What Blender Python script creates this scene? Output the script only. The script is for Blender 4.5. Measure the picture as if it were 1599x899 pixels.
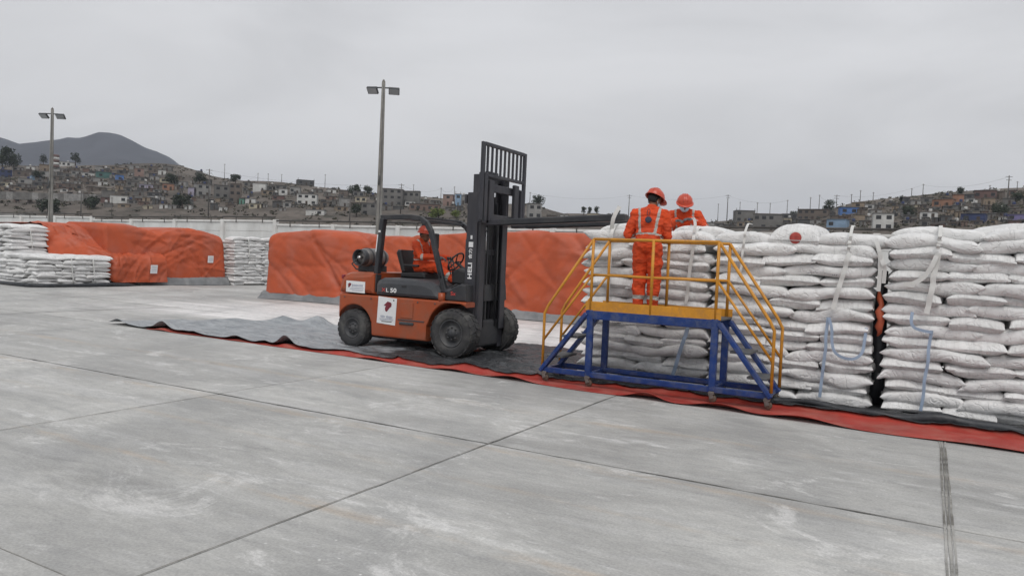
import bpy, bmesh, math, random
import numpy as np
from mathutils import Vector, Matrix, noise as mnoise

for o in list(bpy.data.objects):
    bpy.data.objects.remove(o, do_unlink=True)
SC = bpy.context.scene
COL = SC.collection
R_ = math.radians

# ------------------------------------------------------------------ camera
IW, IH, FPX, EYE = 1599.0, 899.0, 1158.0, 1.65
YAW, PITCH, ROLL = R_(29.3), R_(-2.2), R_(2.4)
FWD = Vector((-math.sin(YAW) * math.cos(PITCH), math.cos(YAW) * math.cos(PITCH), math.sin(PITCH)))
_r0 = Vector((math.cos(YAW), math.sin(YAW), 0))
_u0 = _r0.cross(FWD)
UPV = _u0 * math.cos(ROLL) - _r0 * math.sin(ROLL)
RGT = FWD.cross(UPV)
CAMP = Vector((0, 0, EYE))
cam = bpy.data.cameras.new('camera')
cam.sensor_fit = 'HORIZONTAL'
cam.sensor_width = 36.0
cam.lens = 36.0 * FPX / IW
cam.clip_start = 0.05
cam.clip_end = 20000
camo = bpy.data.objects.new('camera', cam)
COL.objects.link(camo)
m = Matrix((RGT, UPV, -FWD)).transposed().to_4x4()
m.translation = CAMP
camo.matrix_world = m
SC.camera = camo


def ray(px, py):
    """unit-depth direction of a photo pixel (1599 x 899)"""
    return FWD + RGT * ((px - IW / 2) / FPX) - UPV * ((py - IH / 2) / FPX)


# ------------------------------------------------------------------ sky, sun, exposure
SUN_EL, SUN_AZ = R_(58), R_(150)          # azimuth: clockwise from +Y
SC.view_settings.view_transform = 'Standard'
SC.view_settings.look = 'None'
SC.view_settings.exposure = 0.14
SC.view_settings.gamma = 1.0
SC.view_settings.use_curve_mapping = False
world = bpy.data.worlds.new('World')
SC.world = world
world.use_nodes = True


class NT:
    """tiny helper for node trees: sockets may be given as values"""
    def __init__(self, tree):
        self.t = tree

    def __call__(self, typ, ins=None, **attrs):
        n = self.t.nodes.new(typ)
        for k, v in attrs.items():
            setattr(n, k, v)
        if ins:
            for k, v in ins.items():
                s = n.inputs[k]
                if isinstance(v, bpy.types.NodeSocket):
                    self.t.links.new(v, s)
                else:
                    s.default_value = v
        return n

    def math(self, op, a, b=0.0, c=None, clamp=False):
        ins = {0: a, 1: b}
        if c is not None:
            ins[2] = c
        return self('ShaderNodeMath', ins, operation=op, use_clamp=clamp).outputs[0]

    def mix(self, f, a, b, mode='MIX'):
        n = self('ShaderNodeMix', None, data_type='RGBA', blend_type=mode)
        for i, v in ((0, f), (6, a), (7, b)):
            if isinstance(v, bpy.types.NodeSocket):
                self.t.links.new(v, n.inputs[i])
            else:
                n.inputs[i].default_value = v if i == 0 else (*v[:3], 1)
        return n.outputs[2]

    def ramp(self, v, a, b, lo=0.0, hi=1.0):
        return self('ShaderNodeMapRange', {0: v, 1: a, 2: b, 3: lo, 4: hi}, interpolation_type='SMOOTHSTEP').outputs[0]

    def noise(self, vec, scale, detail=4.0, rough=0.55, dist=0.0):
        return self('ShaderNodeTexNoise', {'Vector': vec, 'Scale': scale, 'Detail': detail, 'Roughness': rough, 'Distortion': dist}).outputs['Fac']

    def mapping(self, vec, scale=(1, 1, 1), loc=(0, 0, 0), rot=(0, 0, 0)):
        return self('ShaderNodeMapping', {'Vector': vec, 'Scale': scale, 'Location': loc, 'Rotation': rot}).outputs[0]


wt = world.node_tree
wt.nodes.clear()
wn = NT(wt)
sky = wn('ShaderNodeTexSky', None, sky_type='NISHITA')
sky.sun_disc = False
sky.sun_elevation = SUN_EL
sky.sun_rotation = SUN_AZ
sky.air_density = 1.0
sky.dust_density = 4.0
gen = wn('ShaderNodeTexCoord').outputs['Generated']
sxyz = wn('ShaderNodeSeparateXYZ', {0: gen})
# overcast deck: one even layer of stratus with broad, faint mottling, over the clear-sky model
cl = wn.noise(wn.mapping(gen, (1.0, 1.0, 3.6), (.35, .2, 0)), 1.9, 6.0, 0.52, 0.5)
elev = wn.ramp(sxyz.outputs[2], -0.05, 0.55)
deck = wn.mix(elev, (6.95, 6.88, 6.86), (6.75, 6.82, 7.05))
mott = wn.ramp(cl, 0.30, 0.70, 0.89, 1.08)
deck = wn.mix(1.0, deck, wn('ShaderNodeCombineXYZ', {0: mott, 1: mott, 2: mott}).outputs[0], 'MULTIPLY')
skyc = wn.mix(0.95, sky.outputs[0], deck)
bg = wn('ShaderNodeBackground', {'Color': skyc, 'Strength': 0.1})
wo = wn('ShaderNodeOutputWorld', {'Surface': bg.outputs[0]})

sun = bpy.data.lights.new('sun', 'SUN')
sun.energy = 1.4
sun.angle = R_(35)
sun.color = (1.0, 0.97, 0.93)
suno = bpy.data.objects.new('sun', sun)
COL.objects.link(suno)
sd = Vector((math.sin(SUN_AZ) * math.cos(SUN_EL), math.cos(SUN_AZ) * math.cos(SUN_EL), math.sin(SUN_EL)))
suno.rotation_euler = sd.to_track_quat('Z', 'Y').to_euler()
suno.location = sd * 60

# ------------------------------------------------------------------ object helpers
rng = random.Random(7)


def tag(o, label=None, cat=None, group=None, kind=None):
    if label: o['label'] = label
    if cat: o['category'] = cat
    if group: o['group'] = group
    if kind: o['kind'] = kind
    return o


def thing(name, loc, label, cat, group=None, rz=0.0):
    o = bpy.data.objects.new(name, None)
    o.empty_display_size = 0.2
    o.location = loc
    o.rotation_euler = (0, 0, rz)
    COL.objects.link(o)
    return tag(o, label, cat, group)


def root_of(o):
    while o.parent: o = o.parent
    return o


def link(name, me, parent=None, loc=(0, 0, 0), rot=(0, 0, 0), scale=(1, 1, 1)):
    o = bpy.data.objects.new(name, me)
    COL.objects.link(o)
    o.parent = parent
    o.location, o.rotation_euler, o.scale = loc, rot, scale
    return o


def mesh_np(name, v, f, mat=None, smooth=True, uv=None):
    me = bpy.data.meshes.new(name)
    me.from_pydata([tuple(p) for p in v], [], f)
    if mat is not None:
        for mm in (mat if isinstance(mat, (list, tuple)) else [mat]):
            me.materials.append(mm)
    if smooth:
        me.polygons.foreach_set('use_smooth', [True] * len(me.polygons))
    if uv is not None:
        l = me.uv_layers.new(name='UVMap')
        idx = np.empty(len(me.loops), dtype=np.int32)
        me.loops.foreach_get('vertex_index', idx)
        l.data.foreach_set('uv', np.asarray(uv, dtype=np.float32)[idx].ravel())
    me.update()
    return me


class MB:
    """collects shapes (given in world or local coordinates) into one mesh"""
    def __init__(self):
        self.v, self.f, self.s = [], [], []

    def add(self, vs, fs, smooth=False):
        b = len(self.v)
        self.v += [Vector(p) for p in vs]
        self.f += [[b + i for i in q] for q in fs]
        self.s += [smooth] * len(fs)
        return self

    def box(self, c, s, bev=0.0, M=None):
        hx, hy, hz = s[0] / 2, s[1] / 2, s[2] / 2
        b = min(bev, hx * .9, hy * .9, hz * .9)
        if b <= 0:
            vs = [Vector((x * hx, y * hy, z * hz)) for x in (-1, 1) for y in (-1, 1) for z in (-1, 1)]
            fs = [(0, 1, 3, 2), (4, 6, 7, 5), (0, 4, 5, 1), (2, 3, 7, 6), (0, 2, 6, 4), (1, 5, 7, 3)]
        else:
            vs, ix = [], {}
            for x in (-1, 1):
                for y in (-1, 1):
                    for z in (-1, 1):
                        for a in range(3):
                            p = [x * (hx - b), y * (hy - b), z * (hz - b)]
                            p[a] = (x * hx, y * hy, z * hz)[a]
                            ix[(x, y, z, a)] = len(vs)
                            vs.append(Vector(p))
            fs = []
            for a in range(3):
                o1, o2 = [i for i in range(3) if i != a]
                for sg in (-1, 1):
                    q = []
                    for (s1, s2) in ((-1, -1), (1, -1), (1, 1), (-1, 1)):
                        k = [0, 0, 0]; k[a] = sg; k[o1] = s1; k[o2] = s2
                        q.append(ix[(*k, a)])
                    fs.append(q)
            for a in range(3):
                o1, o2 = [i for i in range(3) if i != a]
                for s1 in (-1, 1):
                    for s2 in (-1, 1):
                        q = []
                        for sg, w in ((-1, o1), (1, o1), (1, o2), (-1, o2)):
                            k = [0, 0, 0]; k[a] = sg; k[o1] = s1; k[o2] = s2
                            q.append(ix[(*k, w)])
                        fs.append(q)
            for x in (-1, 1):
                for y in (-1, 1):
                    for z in (-1, 1):
                        fs.append([ix[(x, y, z, a)] for a in range(3)])
        c = Vector(c)
        if M is not None:
            vs = [M @ p + c for p in vs]
        else:
            vs = [p + c for p in vs]
        return self.add(vs, fs)

    def bar(self, p0, p1, w, h, bev=0.0, up=(0, 0, 1)):
        p0, p1 = Vector(p0), Vector(p1)
        d = p1 - p0
        z = d.normalized()
        x = Vector(up).cross(z)
        if x.length < 1e-4: x = Vector((1, 0, 0)).cross(z)
        x.normalize(); y = z.cross(x)
        M = Matrix((x, y, z)).transposed()
        return self.box((p0 + p1) / 2, (w, h, d.length), bev, M)

    def tube(self, pts, r, n=10, caps=True):
        pts = [Vector(p) for p in pts]
        rs = r if isinstance(r, (list, tuple)) else [r] * len(pts)
        vs, fs = [], []
        x = None
        for i, p in enumerate(pts):
            d = (pts[min(i + 1, len(pts) - 1)] - pts[max(i - 1, 0)]).normalized()
            if x is None:
                x = d.orthogonal().normalized()
            else:
                x = (x - d * x.dot(d)).normalized()
            y = d.cross(x)
            vs += [p + (x * math.cos(2 * math.pi * k / n) + y * math.sin(2 * math.pi * k / n)) * rs[i] for k in range(n)]
        for i in range(len(pts) - 1):
            for k in range(n):
                a, b = i * n + k, i * n + (k + 1) % n
                fs.append((a, b, b + n, a + n))
        b = len(self.v)
        self.add(vs, fs, True)
        if caps:
            self.f += [[b + k for k in range(n)][::-1], [b + (len(pts) - 1) * n + k for k in range(n)]]
            self.s += [False, False]
        return self

    def lathe(self, c, axis, prof, n=28):
        """prof: (along axis, radius)"""
        c, a = Vector(c), Vector(axis).normalized()
        x = a.orthogonal().normalized(); y = a.cross(x)
        vs, fs = [], []
        for (h, r) in prof:
            vs += [c + a * h + (x * math.cos(2 * math.pi * k / n) + y * math.sin(2 * math.pi * k / n)) * max(r, 1e-4) for k in range(n)]
        for i in range(len(prof) - 1):
            for k in range(n):
                p, q = i * n + k, i * n + (k + 1) % n
                fs.append((p, q, q + n, p + n))
        return self.add(vs, fs, True)

    def prism(self, out, y0, y1, bev=0.0, axis='Y'):
        """outline in the XZ plane pushed along Y, its side edges chamfered"""
        n = len(out)
        cx = sum(p[0] for p in out) / n; cz = sum(p[1] for p in out) / n
        def ring(y, k):
            if k == 0: return [Vector((p[0], y, p[1])) for p in out]
            r = []
            for i, p in enumerate(out):
                a, b = Vector(out[i - 1]), Vector(out[(i + 1) % n])
                p = Vector(p)
                e1, e2 = (p - a).normalized(), (b - p).normalized()
                nn = Vector((-(e1.y + e2.y), e1.x + e2.x))
                if nn.length < 1e-5: nn = Vector((0, 0))
                else: nn.normalize()
                area = sum(out[j - 1][0] * out[j][1] - out[j][0] * out[j - 1][1] for j in range(n))
                if area < 0: nn = -nn
                p = p + nn * k
                r.append(Vector((p.x, y, p.y)))
            return r
        if bev > 0:
            rings = [ring(y0, bev), ring(y0 + bev * .3, bev * .3), ring(y0 + bev, 0), ring(y1 - bev, 0), ring(y1 - bev * .3, bev * .3), ring(y1, bev)]
        else:
            rings = [ring(y0, 0), ring(y1, 0)]
        vs = [p for r in rings for p in r]
        fs = []
        for i in range(len(rings) - 1):
            for k in range(n):
                a, b = i * n + k, i * n + (k + 1) % n
                fs.append((a, b, b + n, a + n))
        fs.append(list(range(n))[::-1]); fs.append([(len(rings) - 1) * n + k for k in range(n)])
        return self.add(vs, fs)

    def build(self, name, mat, parent=None, smooth=None, org=None):
        if org is None:
            org = Vector(root_of(parent).location) if parent is not None else Vector((0, 0, 0))
        me = bpy.data.meshes.new(name)
        me.from_pydata([tuple(p - org) for p in self.v], [], self.f)
        for mm in (mat if isinstance(mat, (list, tuple)) else [mat]): me.materials.append(mm)
        bm = bmesh.new(); bm.from_mesh(me)
        bmesh.ops.recalc_face_normals(bm, faces=bm.faces)
        bm.to_mesh(me); bm.free()
        sm = self.s if smooth is None else [smooth] * len(self.f)
        me.polygons.foreach_set('use_smooth', sm)
        me.update()
        return link(name, me, parent)


def solo(mb, name, mat, loc, label, cat, group=None, smooth=None):
    """a thing that is one mesh, its origin at loc"""
    loc = Vector(loc)
    o = mb.build(name, mat, None, smooth, org=loc)
    o.location = loc
    return tag(o, label, cat, group)


# ------------------------------------------------------------------ materials
def pmat(name, col, rough=0.6, metal=0.0, var=0.12, scale=3.0, bump=0.0, bscale=30.0, spec=0.4, dirt=None, dirt_amt=0.0, dscale=2.0, world_co=False, stretch=(1, 1, 1)):
    mt = bpy.data.materials.new(name)
    mt.use_nodes = True
    t = mt.node_tree
    t.nodes.clear()
    n = NT(t)
    co = n('ShaderNodeNewGeometry').outputs['Position'] if world_co else n('ShaderNodeTexCoord').outputs['Object']
    co = n.mapping(co, stretch)
    f = n.noise(co, scale, 6.0, 0.6)
    f2 = n.ramp(f, 0.28, 0.72)
    lo = tuple(c * (1 - var) for c in col); hi = tuple(min(1, c * (1 + var)) for c in col)
    c = n.mix(f2, lo, hi)
    if dirt is not None:
        dn = n.noise(co, dscale, 8.0, 0.65, 0.4)
        c = n.mix(n.math('MULTIPLY', n.ramp(dn, 0.42, 0.68), dirt_amt), c, dirt)
    rr = n.ramp(f, 0.3, 0.7, max(0.03, rough - .08), min(1, rough + .08))
    b = n('ShaderNodeBsdfPrincipled', {'Base Color': c, 'Roughness': rr, 'Metallic': metal, 'Specular IOR Level': spec})
    if bump > 0:
        bn = n.noise(co, bscale, 5.0, 0.6)
        bp = n('ShaderNodeBump', {'Height': bn, 'Strength': bump, 'Distance': 0.02})
        t.links.new(bp.outputs[0], b.inputs['Normal'])
    n('ShaderNodeOutputMaterial', {'Surface': b.outputs[0]})
    return mt
HAZE_D = 0.00014

# ================================================================== SETTING: yard of concrete slabs
def concrete_material():
    mt = bpy.data.materials.new('yard_concrete'); mt.use_nodes = True
    t = mt.node_tree; t.nodes.clear(); n = NT(t)
    pos = n('ShaderNodeNewGeometry').outputs['Position']
    rnd = n('ShaderNodeObjectInfo').outputs['Random']
    s = n('ShaderNodeSeparateXYZ', {0: pos})
    X, Y = s.outputs[0], s.outputs[1]
    broad = n.noise(n.mapping(pos, (0.30, 0.62, 1), (1.3, 0.4, 0)), 1.0, 9.0, 0.66, 0.7)
    streak = n.noise(n.mapping(pos, (0.42, 2.6, 1), (3, 1, 0), (0, 0, R_(3))), 1.0, 7.0, 0.62, 0.2)
    fine = n.noise(n.mapping(pos, (6, 14, 1)), 1.0, 8.0, 0.7)
    grit = n.noise(pos, 55.0, 4.0, 0.7)
    c = n.mix(n.ramp(broad, 0.3, 0.7), (0.305, 0.304, 0.293), (0.50, 0.497, 0.476))
    c = n.mix(n.math('MULTIPLY', n.ramp(streak, 0.48, 0.72), 0.55), c, (0.52, 0.52, 0.515))
    c = n.mix(n.math('MULTIPLY', n.ramp(streak, 0.44, 0.25), 0.5), c, (0.225, 0.232, 0.238))
    # pale scuffs, white where the sacks were dragged and swept
    sc = n.noise(n.mapping(pos, (2.6, 9.5, 1), (7, 2, 0), (0, 0, R_(-6))), 1.0, 12.0, 0.8, 0.8)
    reg = n.noise(n.mapping(pos, (0.35, 0.5, 1), (11, 5, 0)), 1.0, 3.0, 0.5)
    scm = n.math('MULTIPLY', n.ramp(sc, 0.55, 0.68), n.ramp(reg, 0.38, 0.6))
    c = n.mix(n.math('MULTIPLY', scm, 0.7), c, (0.66, 0.66, 0.655))
    # light dusty band swept clean behind the truck
    wob = n.math('MULTIPLY', n.math('SUBTRACT', n.noise(n.mapping(pos, (0.18, 1.3, 1), (2, 9, 0)), 1.0, 6.0, 0.6), 0.5), 5.0)
    Yw = n.math('ADD', Y, n.math('MULTIPLY', wob, 0.55)); Xw = n.math('ADD', X, n.math('MULTIPLY', wob, 2.2))
    bx = n.math('MULTIPLY', n.ramp(Xw, -20.5, -15.0), n.ramp(Xw, 2.0, -1.0))
    by = n.math('MULTIPLY', n.ramp(Yw, 10.9, 12.4), n.ramp(Yw, 18.6, 16.6))
    wm = n.math('MULTIPLY', n.math('MULTIPLY', bx, by), n.ramp(n.noise(n.mapping(pos, (0.4, 3.5, 1)), 1.0, 8.0, 0.65), 0.25, 0.55, 0.55, 1.0))
    c = n.mix(n.math('MULTIPLY', wm, 0.92), c, (0.80, 0.785, 0.775))
    # worn yellow-brown lane lines running along the yard
    for (y0, w, amt) in ((3.58, 0.07, 0.42), (7.1, 0.10, 0.34), (5.48, 0.09, 0.32), (1.5, 0.07, 0.3), (4.62, .05, .2)):
        d = n.math('ABSOLUTE', n.math('SUBTRACT', Y, y0))
        mk = n.ramp(d, w * 1.5, w * 0.3)
        br = n.ramp(n.noise(n.mapping(pos, (0.9, 4.0, 1), (y0, 0, 0)), 1.0, 8.0, 0.7), 0.42, 0.62)
        c = n.mix(n.math('MULTIPLY', n.math('MULTIPLY', mk, br), amt), c, (0.50, 0.37, 0.24))
    for (y0, w) in ((3.80, 0.10), (6.55, 0.10)):
        d = n.math('ABSOLUTE', n.math('SUBTRACT', Y, y0))
        br = n.ramp(n.noise(n.mapping(pos, (1.3, 5.0, 1), (y0, 3, 0)), 1.0, 9.0, 0.72), 0.5, 0.62)
        c = n.mix(n.math('MULTIPLY', n.math('MULTIPLY', n.ramp(d, w * 2, w * 0.3), br), 0.6), c, (0.68, 0.68, 0.67))
    # tyre tracks: broad dark bands sweeping across
    tr = n('ShaderNodeTexWave', {'Vector': n.mapping(pos, (1, 1, 1), (0, 0, 0), (0, 0, R_(-22))), 'Scale': 0.11, 'Distortion': 1.6, 'Detail': 2.0, 'Detail Scale': 0.6}).outputs['Fac']
    c = n.mix(n.math('MULTIPLY', n.ramp(tr, 0.86, 1.0), 0.2), c, (0.2, 0.205, 0.21))
    # chalky spills: ragged pale patches trodden into the surface
    ch = n.noise(n.mapping(pos, (0.75, 1.15, 1), (21, 4, 0)), 1.0, 12.0, 0.78, 0.9)
    c = n.mix(n.math('MULTIPLY', n.ramp(ch, 0.55, 0.63), 0.62), c, (0.64, 0.635, 0.62))
    dk = n.noise(n.mapping(pos, (0.5, 1.3, 1), (41, 14, 0)), 1.0, 12.0, 0.74, 0.6)
    c = n.mix(n.math('MULTIPLY', n.ramp(dk, 0.57, 0.68), 0.45), c, (0.19, 0.19, 0.185))
    # specks: crumbs of product and grit
    sp = n('ShaderNodeTexVoronoi', {'Vector': pos, 'Scale': 7.0, 'Randomness': 1.0}).outputs['Distance']
    spm = n.math('MULTIPLY', n.ramp(sp, 0.075, 0.05), n.ramp(reg, 0.45, 0.6))
    c = n.mix(n.math('MULTIPLY', spm, 0.7), c, (0.72, 0.72, 0.7))
    # oil spots
    v = n('ShaderNodeTexVoronoi', {'Vector': pos, 'Scale': 0.8, 'Randomness': 1.0}).outputs['Distance']
    c = n.mix(n.math('MULTIPLY', n.ramp(v, 0.07, 0.02), 0.35), c, (0.15, 0.15, 0.15))
    c = n.mix(n.math('MULTIPLY', n.ramp(fine, 0.38, 0.66), 0.30), c, (0.24, 0.24, 0.24))
    mid = n.noise(n.mapping(pos, (1.1, 3.4, 1), (4, 8, 0)), 1.0, 10.0, 0.75, 0.3)
    c = n.mix(n.math('MULTIPLY', n.ramp(mid, 0.52, 0.66), 0.34), c, (0.245, 0.248, 0.25))
    c = n.mix(n.math('MULTIPLY', n.ramp(mid, 0.46, 0.34), 0.30), c, (0.56, 0.56, 0.55))
    g = n.ramp(grit, 0.3, 0.7, 0.86, 1.12)
    g = n.math('MULTIPLY', g, n.math('MULTIPLY_ADD', rnd, 0.09, 0.955))
    c = n.mix(1.0, c, n('ShaderNodeCombineXYZ', {0: g, 1: g, 2: g}).outputs[0], 'MULTIPLY')
    h = n.math('ADD', n.math('MULTIPLY', grit, 0.25), fine)
    bp = n('ShaderNodeBump', {'Height': h, 'Strength': 0.22, 'Distance': 0.006})
    b = n('ShaderNodeBsdfPrincipled', {'Base Color': c, 'Roughness': n.ramp(broad, 0.3, 0.7, 0.55, 0.8), 'Specular IOR Level': 0.35, 'Normal': bp.outputs[0]})
    n('ShaderNodeOutputMaterial', {'Surface': b.outputs[0]})
    return mt


M_CONC = concrete_material()
M_JOINT = pmat('joint_filler', (0.24, 0.235, 0.22), 0.9, var=0.3, scale=4, world_co=True)
M_EARTH = pmat('dry_earth', (0.135, 0.118, 0.104), 0.95, var=0.35, scale=0.06, world_co=True, dirt=(0.06, 0.058, 0.05), dirt_amt=0.7, dscale=0.035)

g = MB()
S = 9000
g.add([(-S, -S, -0.075), (S, -S, -0.075), (S, S, -0.075), (-S, S, -0.075)], [(0, 1, 2, 3)])
go = g.build('ground', M_EARTH); tag(go, kind='structure', label='dry earth ground round the yard')

PITCHS = 3.55
JX0, JY0 = 0.205, 5.65
ya = MB()
ya.add([(-72, -9.2, -0.010), (15, -9.2, -0.010), (15, 30.4, -0.010), (-72, 30.4, -0.010)], [(0, 1, 2, 3)])
yard = ya.build('concrete_yard', M_JOINT)
tag(yard, kind='structure', label='concrete yard of square cast slabs with dark joints')


def slab_mesh(k):
    r = random.Random(100 + k)
    h = PITCHS / 2
    # chipped, uneven rim: a subdivided outline with a small chamfer
    n = 26
    out = []
    for side in range(4):
        for i in range(n):
            a = -1 + 2 * i / n
            j = r.uniform(0.002, 0.006) + (r.uniform(0.004, 0.018) if r.random() < 0.09 else 0)
            p = [(a * h, -h + j), (h - j, a * h), (-a * h, h - j), (-h + j, -a * h)][side]
            x = max(-h + .003, min(h - .003, p[0])); y = max(-h + .003, min(h - .003, p[1]))
            out.append((x, y))
    m_ = len(out)
    v = [(x, y, -0.045) for x, y in out] + [(x, y, -0.006) for x, y in out] + [(x * (1 - .008 / h), y * (1 - .008 / h), 0.0) for x, y in out]
    f = []
    for L in range(2):
        for i in range(m_):
            a, b = L * m_ + i, L * m_ + (i + 1) % m_
            f.append((a, b, b + m_, a + m_))
    f.append([2 * m_ + i for i in range(m_)])
    return mesh_np('concrete_slab', v, f, M_CONC, smooth=False)


slabs = [slab_mesh(k) for k in range(4)]
for i in range(-20, 5):
    for j in range(-4, 7):
        cx = JX0 + (i - 0.5) * PITCHS; cy = JY0 + (j + 0.5) * PITCHS
        if cy > 30: continue
        z = rng.uniform(-0.003, 0.002)
        link('concrete_slab', slabs[(i * 7 + j * 3) % 4], yard, (cx, cy, z))

# old dark filler in the joints, crumbled to an uneven width; the one at the right is wide and patched
M_SEAL = pmat('old_sealant', (0.13, 0.125, 0.112), 0.95, var=0.5, scale=2.5, world_co=True, dirt=(0.40, 0.395, 0.375), dirt_amt=1.0, dscale=1.5)


def joint_strip(a0, a1, fixed, along_x, wid, seed, z=0.0042):
    nf = lambda t, s: mnoise.noise(Vector((t * 3.1, s * 7.7, seed))) + .6 * mnoise.noise(Vector((t * 13.0, s * 3.3, seed + 5)))
    N = int((a1 - a0) / .05)
    v, f = [], []
    for side in (-1, 1):
        for i in range(N + 1):
            t = a0 + (a1 - a0) * i / N
            w = wid * (.62 + .45 * nf(t, side)) if wid > 0 else 0
            w = max(.003, w)
            c = fixed + .006 * mnoise.noise(Vector((t * .9, 0, seed)))
            v.append((t, c + side * w, z) if along_x else (c + side * w, t, z))
    for i in range(N):
        f.append((i, N + 1 + i, N + 2 + i, i + 1))
    link('joint_sealant', mesh_np('joint_sealant', v, f, M_SEAL, False), yard)


joint_strip(-24, 4, JY0, True, .012, 1)
joint_strip(-24, -14.6, JY0 + PITCHS, True, .009, 2)
joint_strip(-40, -15, JY0 + 2 * PITCHS, True, .016, 4)
for dx in (-.024, .024):
    joint_strip(.5, 8.72, JX0 + dx, False, .010, 31 + dx * 100, .0050)
for k, (x, w, y1) in enumerate(((0, .012, 8.72), (-1, .008, 8.75), (-2, .006, 9.0), (-3, .006, 9.0), (-4, .012, 9.0), (-5, .014, 13))):
    joint_strip(.5, y1, JX0 + x * PITCHS, False, w, 20 + k, .0046)

# ================================================================== perimeter wall of white precast panels
M_WWALL = pmat('white_painted_precast', (0.66, 0.67, 0.66), 0.8, var=0.10, scale=0.8, bump=0.15, bscale=14, dirt=(0.36, 0.35, 0.33), dirt_amt=0.35, dscale=0.7, world_co=True, stretch=(1, 1, .35))
M_WPOST = pmat('white_painted_post', (0.70, 0.70, 0.685), 0.8, var=0.08, scale=1.2, dirt=(0.40, 0.38, 0.35), dirt_amt=0.3, dscale=1.0, world_co=True)
M_DKRAIL = pmat('rusty_dark_rail', (0.075, 0.07, 0.066), 0.7, var=0.3, scale=2)
WY = 30.0
wall = thing('perimeter_wall', (-30, WY, 0), 'long white precast concrete panel wall with dark rail along the yard edge', 'wall')


def walltop(x):
    if x < -49.7: return 3.36
    if x < -32.2: return 3.17 + (x + 49.7) * 0.0085
    if x < -10: return 3.10
    return 3.12


posts = [-49.7 + 4.36 * k for k in range(-5, 15)]
for k, x in enumerate(posts):
    zt = max(walltop(x - .3), walltop(x + .3)) + 0.02
    MB().box((x, WY - 0.03, zt / 2 - .02), (0.24, 0.26, zt + .04), 0.015).build('post', M_WPOST, wall)
    if k == len(posts) - 1: break
    x1 = posts[k + 1]
    xm = (x + x1) / 2; zt = walltop(xm) - 0.12
    np_ = 6
    hh = zt / np_
    for q in range(np_):
        MB().box((xm, WY + 0.02, hh * (q + .5)), (x1 - x - 0.24, 0.075, hh - 0.014), 0.012).build('panel', M_WWALL, wall)
    MB().box((xm, WY, zt + 0.06), (x1 - x - 0.235, 0.16, 0.11), 0.012).build('coping', M_WPOST, wall)
    for q in (0.27, 0.77):
        xb = x + (x1 - x) * q
        MB().box((xb, WY - .095, zt + 0.13), (0.05, 0.03, 0.36), 0.004).build('bracket', M_DKRAIL, wall)
    MB().tube([(x, WY - .07, walltop(xm) + .17), (x1, WY - .07, walltop(xm) + .17)], 0.045, 8).build('rail', M_DKRAIL, wall)

# ================================================================== tall floodlight poles
M_POLE = pmat('weathered_concrete_pole', (0.235, 0.23, 0.215), 0.85, var=0.18, scale=2.5, bump=.2, bscale=25, dirt=(.15, .14, .12), dirt_amt=.4, dscale=1.5)
M_LAMPBODY = pmat('floodlight_housing', (0.085, 0.09, 0.095), 0.5, var=0.15, metal=.3)
M_LAMPGLASS = pmat('floodlight_glass', (0.34, 0.36, 0.38), 0.12, var=0.05, spec=.6)


def flood_pole(base, h, label, r0=.17, r1=.085):
    t = thing('floodlight_pole', base, label, 'light pole', 'floodlight poles')
    b = Vector(base)
    MB().tube([b + Vector((0, 0, z * h)) for z in (0, .25, .5, .75, 1)], [r0 + (r1 - r0) * z for z in (0, .25, .5, .75, 1)], 14).build('pole', M_POLE, t)
    MB().tube([b + Vector((0, 0, h)), b + Vector((0, 0, h + .12))], [r1, .03], 10).build('cap', M_POLE, t)
    ax = Vector((.87, .49, 0))
    MB().bar(b + Vector((0, 0, h - .28)) - ax * .72, b + Vector((0, 0, h - .28)) + ax * .72, .06, .06, .008).build('crossarm', M_LAMPBODY, t)
    for s in (-1, 1):
        c = b + Vector((0, 0, h - .42)) + ax * .52 * s
        Mx = Matrix.Rotation(R_(29 + 8 * s), 3, 'Z') @ Matrix.Rotation(R_(-38), 3, 'X')
        l = MB().box(c, (.52, .40, .12), .02, Mx).build('floodlight', M_LAMPBODY, t)
        MB().box(c + Mx @ Vector((0, 0, -.065)), (.45, .33, .012), .004, Mx).build('lens', M_LAMPGLASS, l)
        MB().bar(c + Vector((0, 0, .16)), c, .04, .2, .004).build('mount', M_LAMPBODY, l)
    zc = h * .52
    MB().tube([b + Vector((.05, -.16, zc - .2)), b + Vector((.06, -.17, zc + .25))], .035, 6).build('clamp', M_LAMPBODY, t)
    MB().tube([b + Vector((.10, -.12, .0)), b + Vector((.11, -.11, h * .5)), b + Vector((.07, -.08, h - .2))], .012, 5).build('cable', M_LAMPBODY, t)
    return t


flood_pole((-48.6, 26.62, 0), 9.85, 'grey floodlight pole with two lamps at far left before the mountain')
flood_pole((-23.5, 28.35, 0), 9.95, 'tall grey floodlight pole with two lamps rising behind the forklift')

# ================================================================== ground sheets under the front stacks and the truck
def hsin(seed, n=6, fmin=.5, fmax=3.0):
    r = random.Random(seed)
    W = []
    for i in range(n):
        a = r.uniform(0, 2 * math.pi); k = r.uniform(fmin, fmax)
        W.append((math.cos(a) * k, math.sin(a) * k, r.uniform(0, 6.28)))
    def f(x, y):
        s = 0
        for a, b, p in W: s = s + np.sin(a * x + b * y + p)
        return s / n
    return f


def ridge(f):
    return lambda x, y: (1 - np.abs(f(x, y)) * 2.2)


def front_edge(x):
    # front hem of the sheet, measured along the yard
    return np.interp(x, [-14.6, -9.6, -5.2, -4.3, -1.5, .9, 3.2], [9.08, 9.04, 9.05, 9.22, 9.36, 9.33, 9.30])


def back_edge(x):
    return np.interp(x, [-14.6, -14.0, -13.0, -11.5, -9, -6, -4.6, 3.2], [9.3, 10.6, 11.7, 12.3, 12.45, 12.4, 12.35, 12.3])


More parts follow.
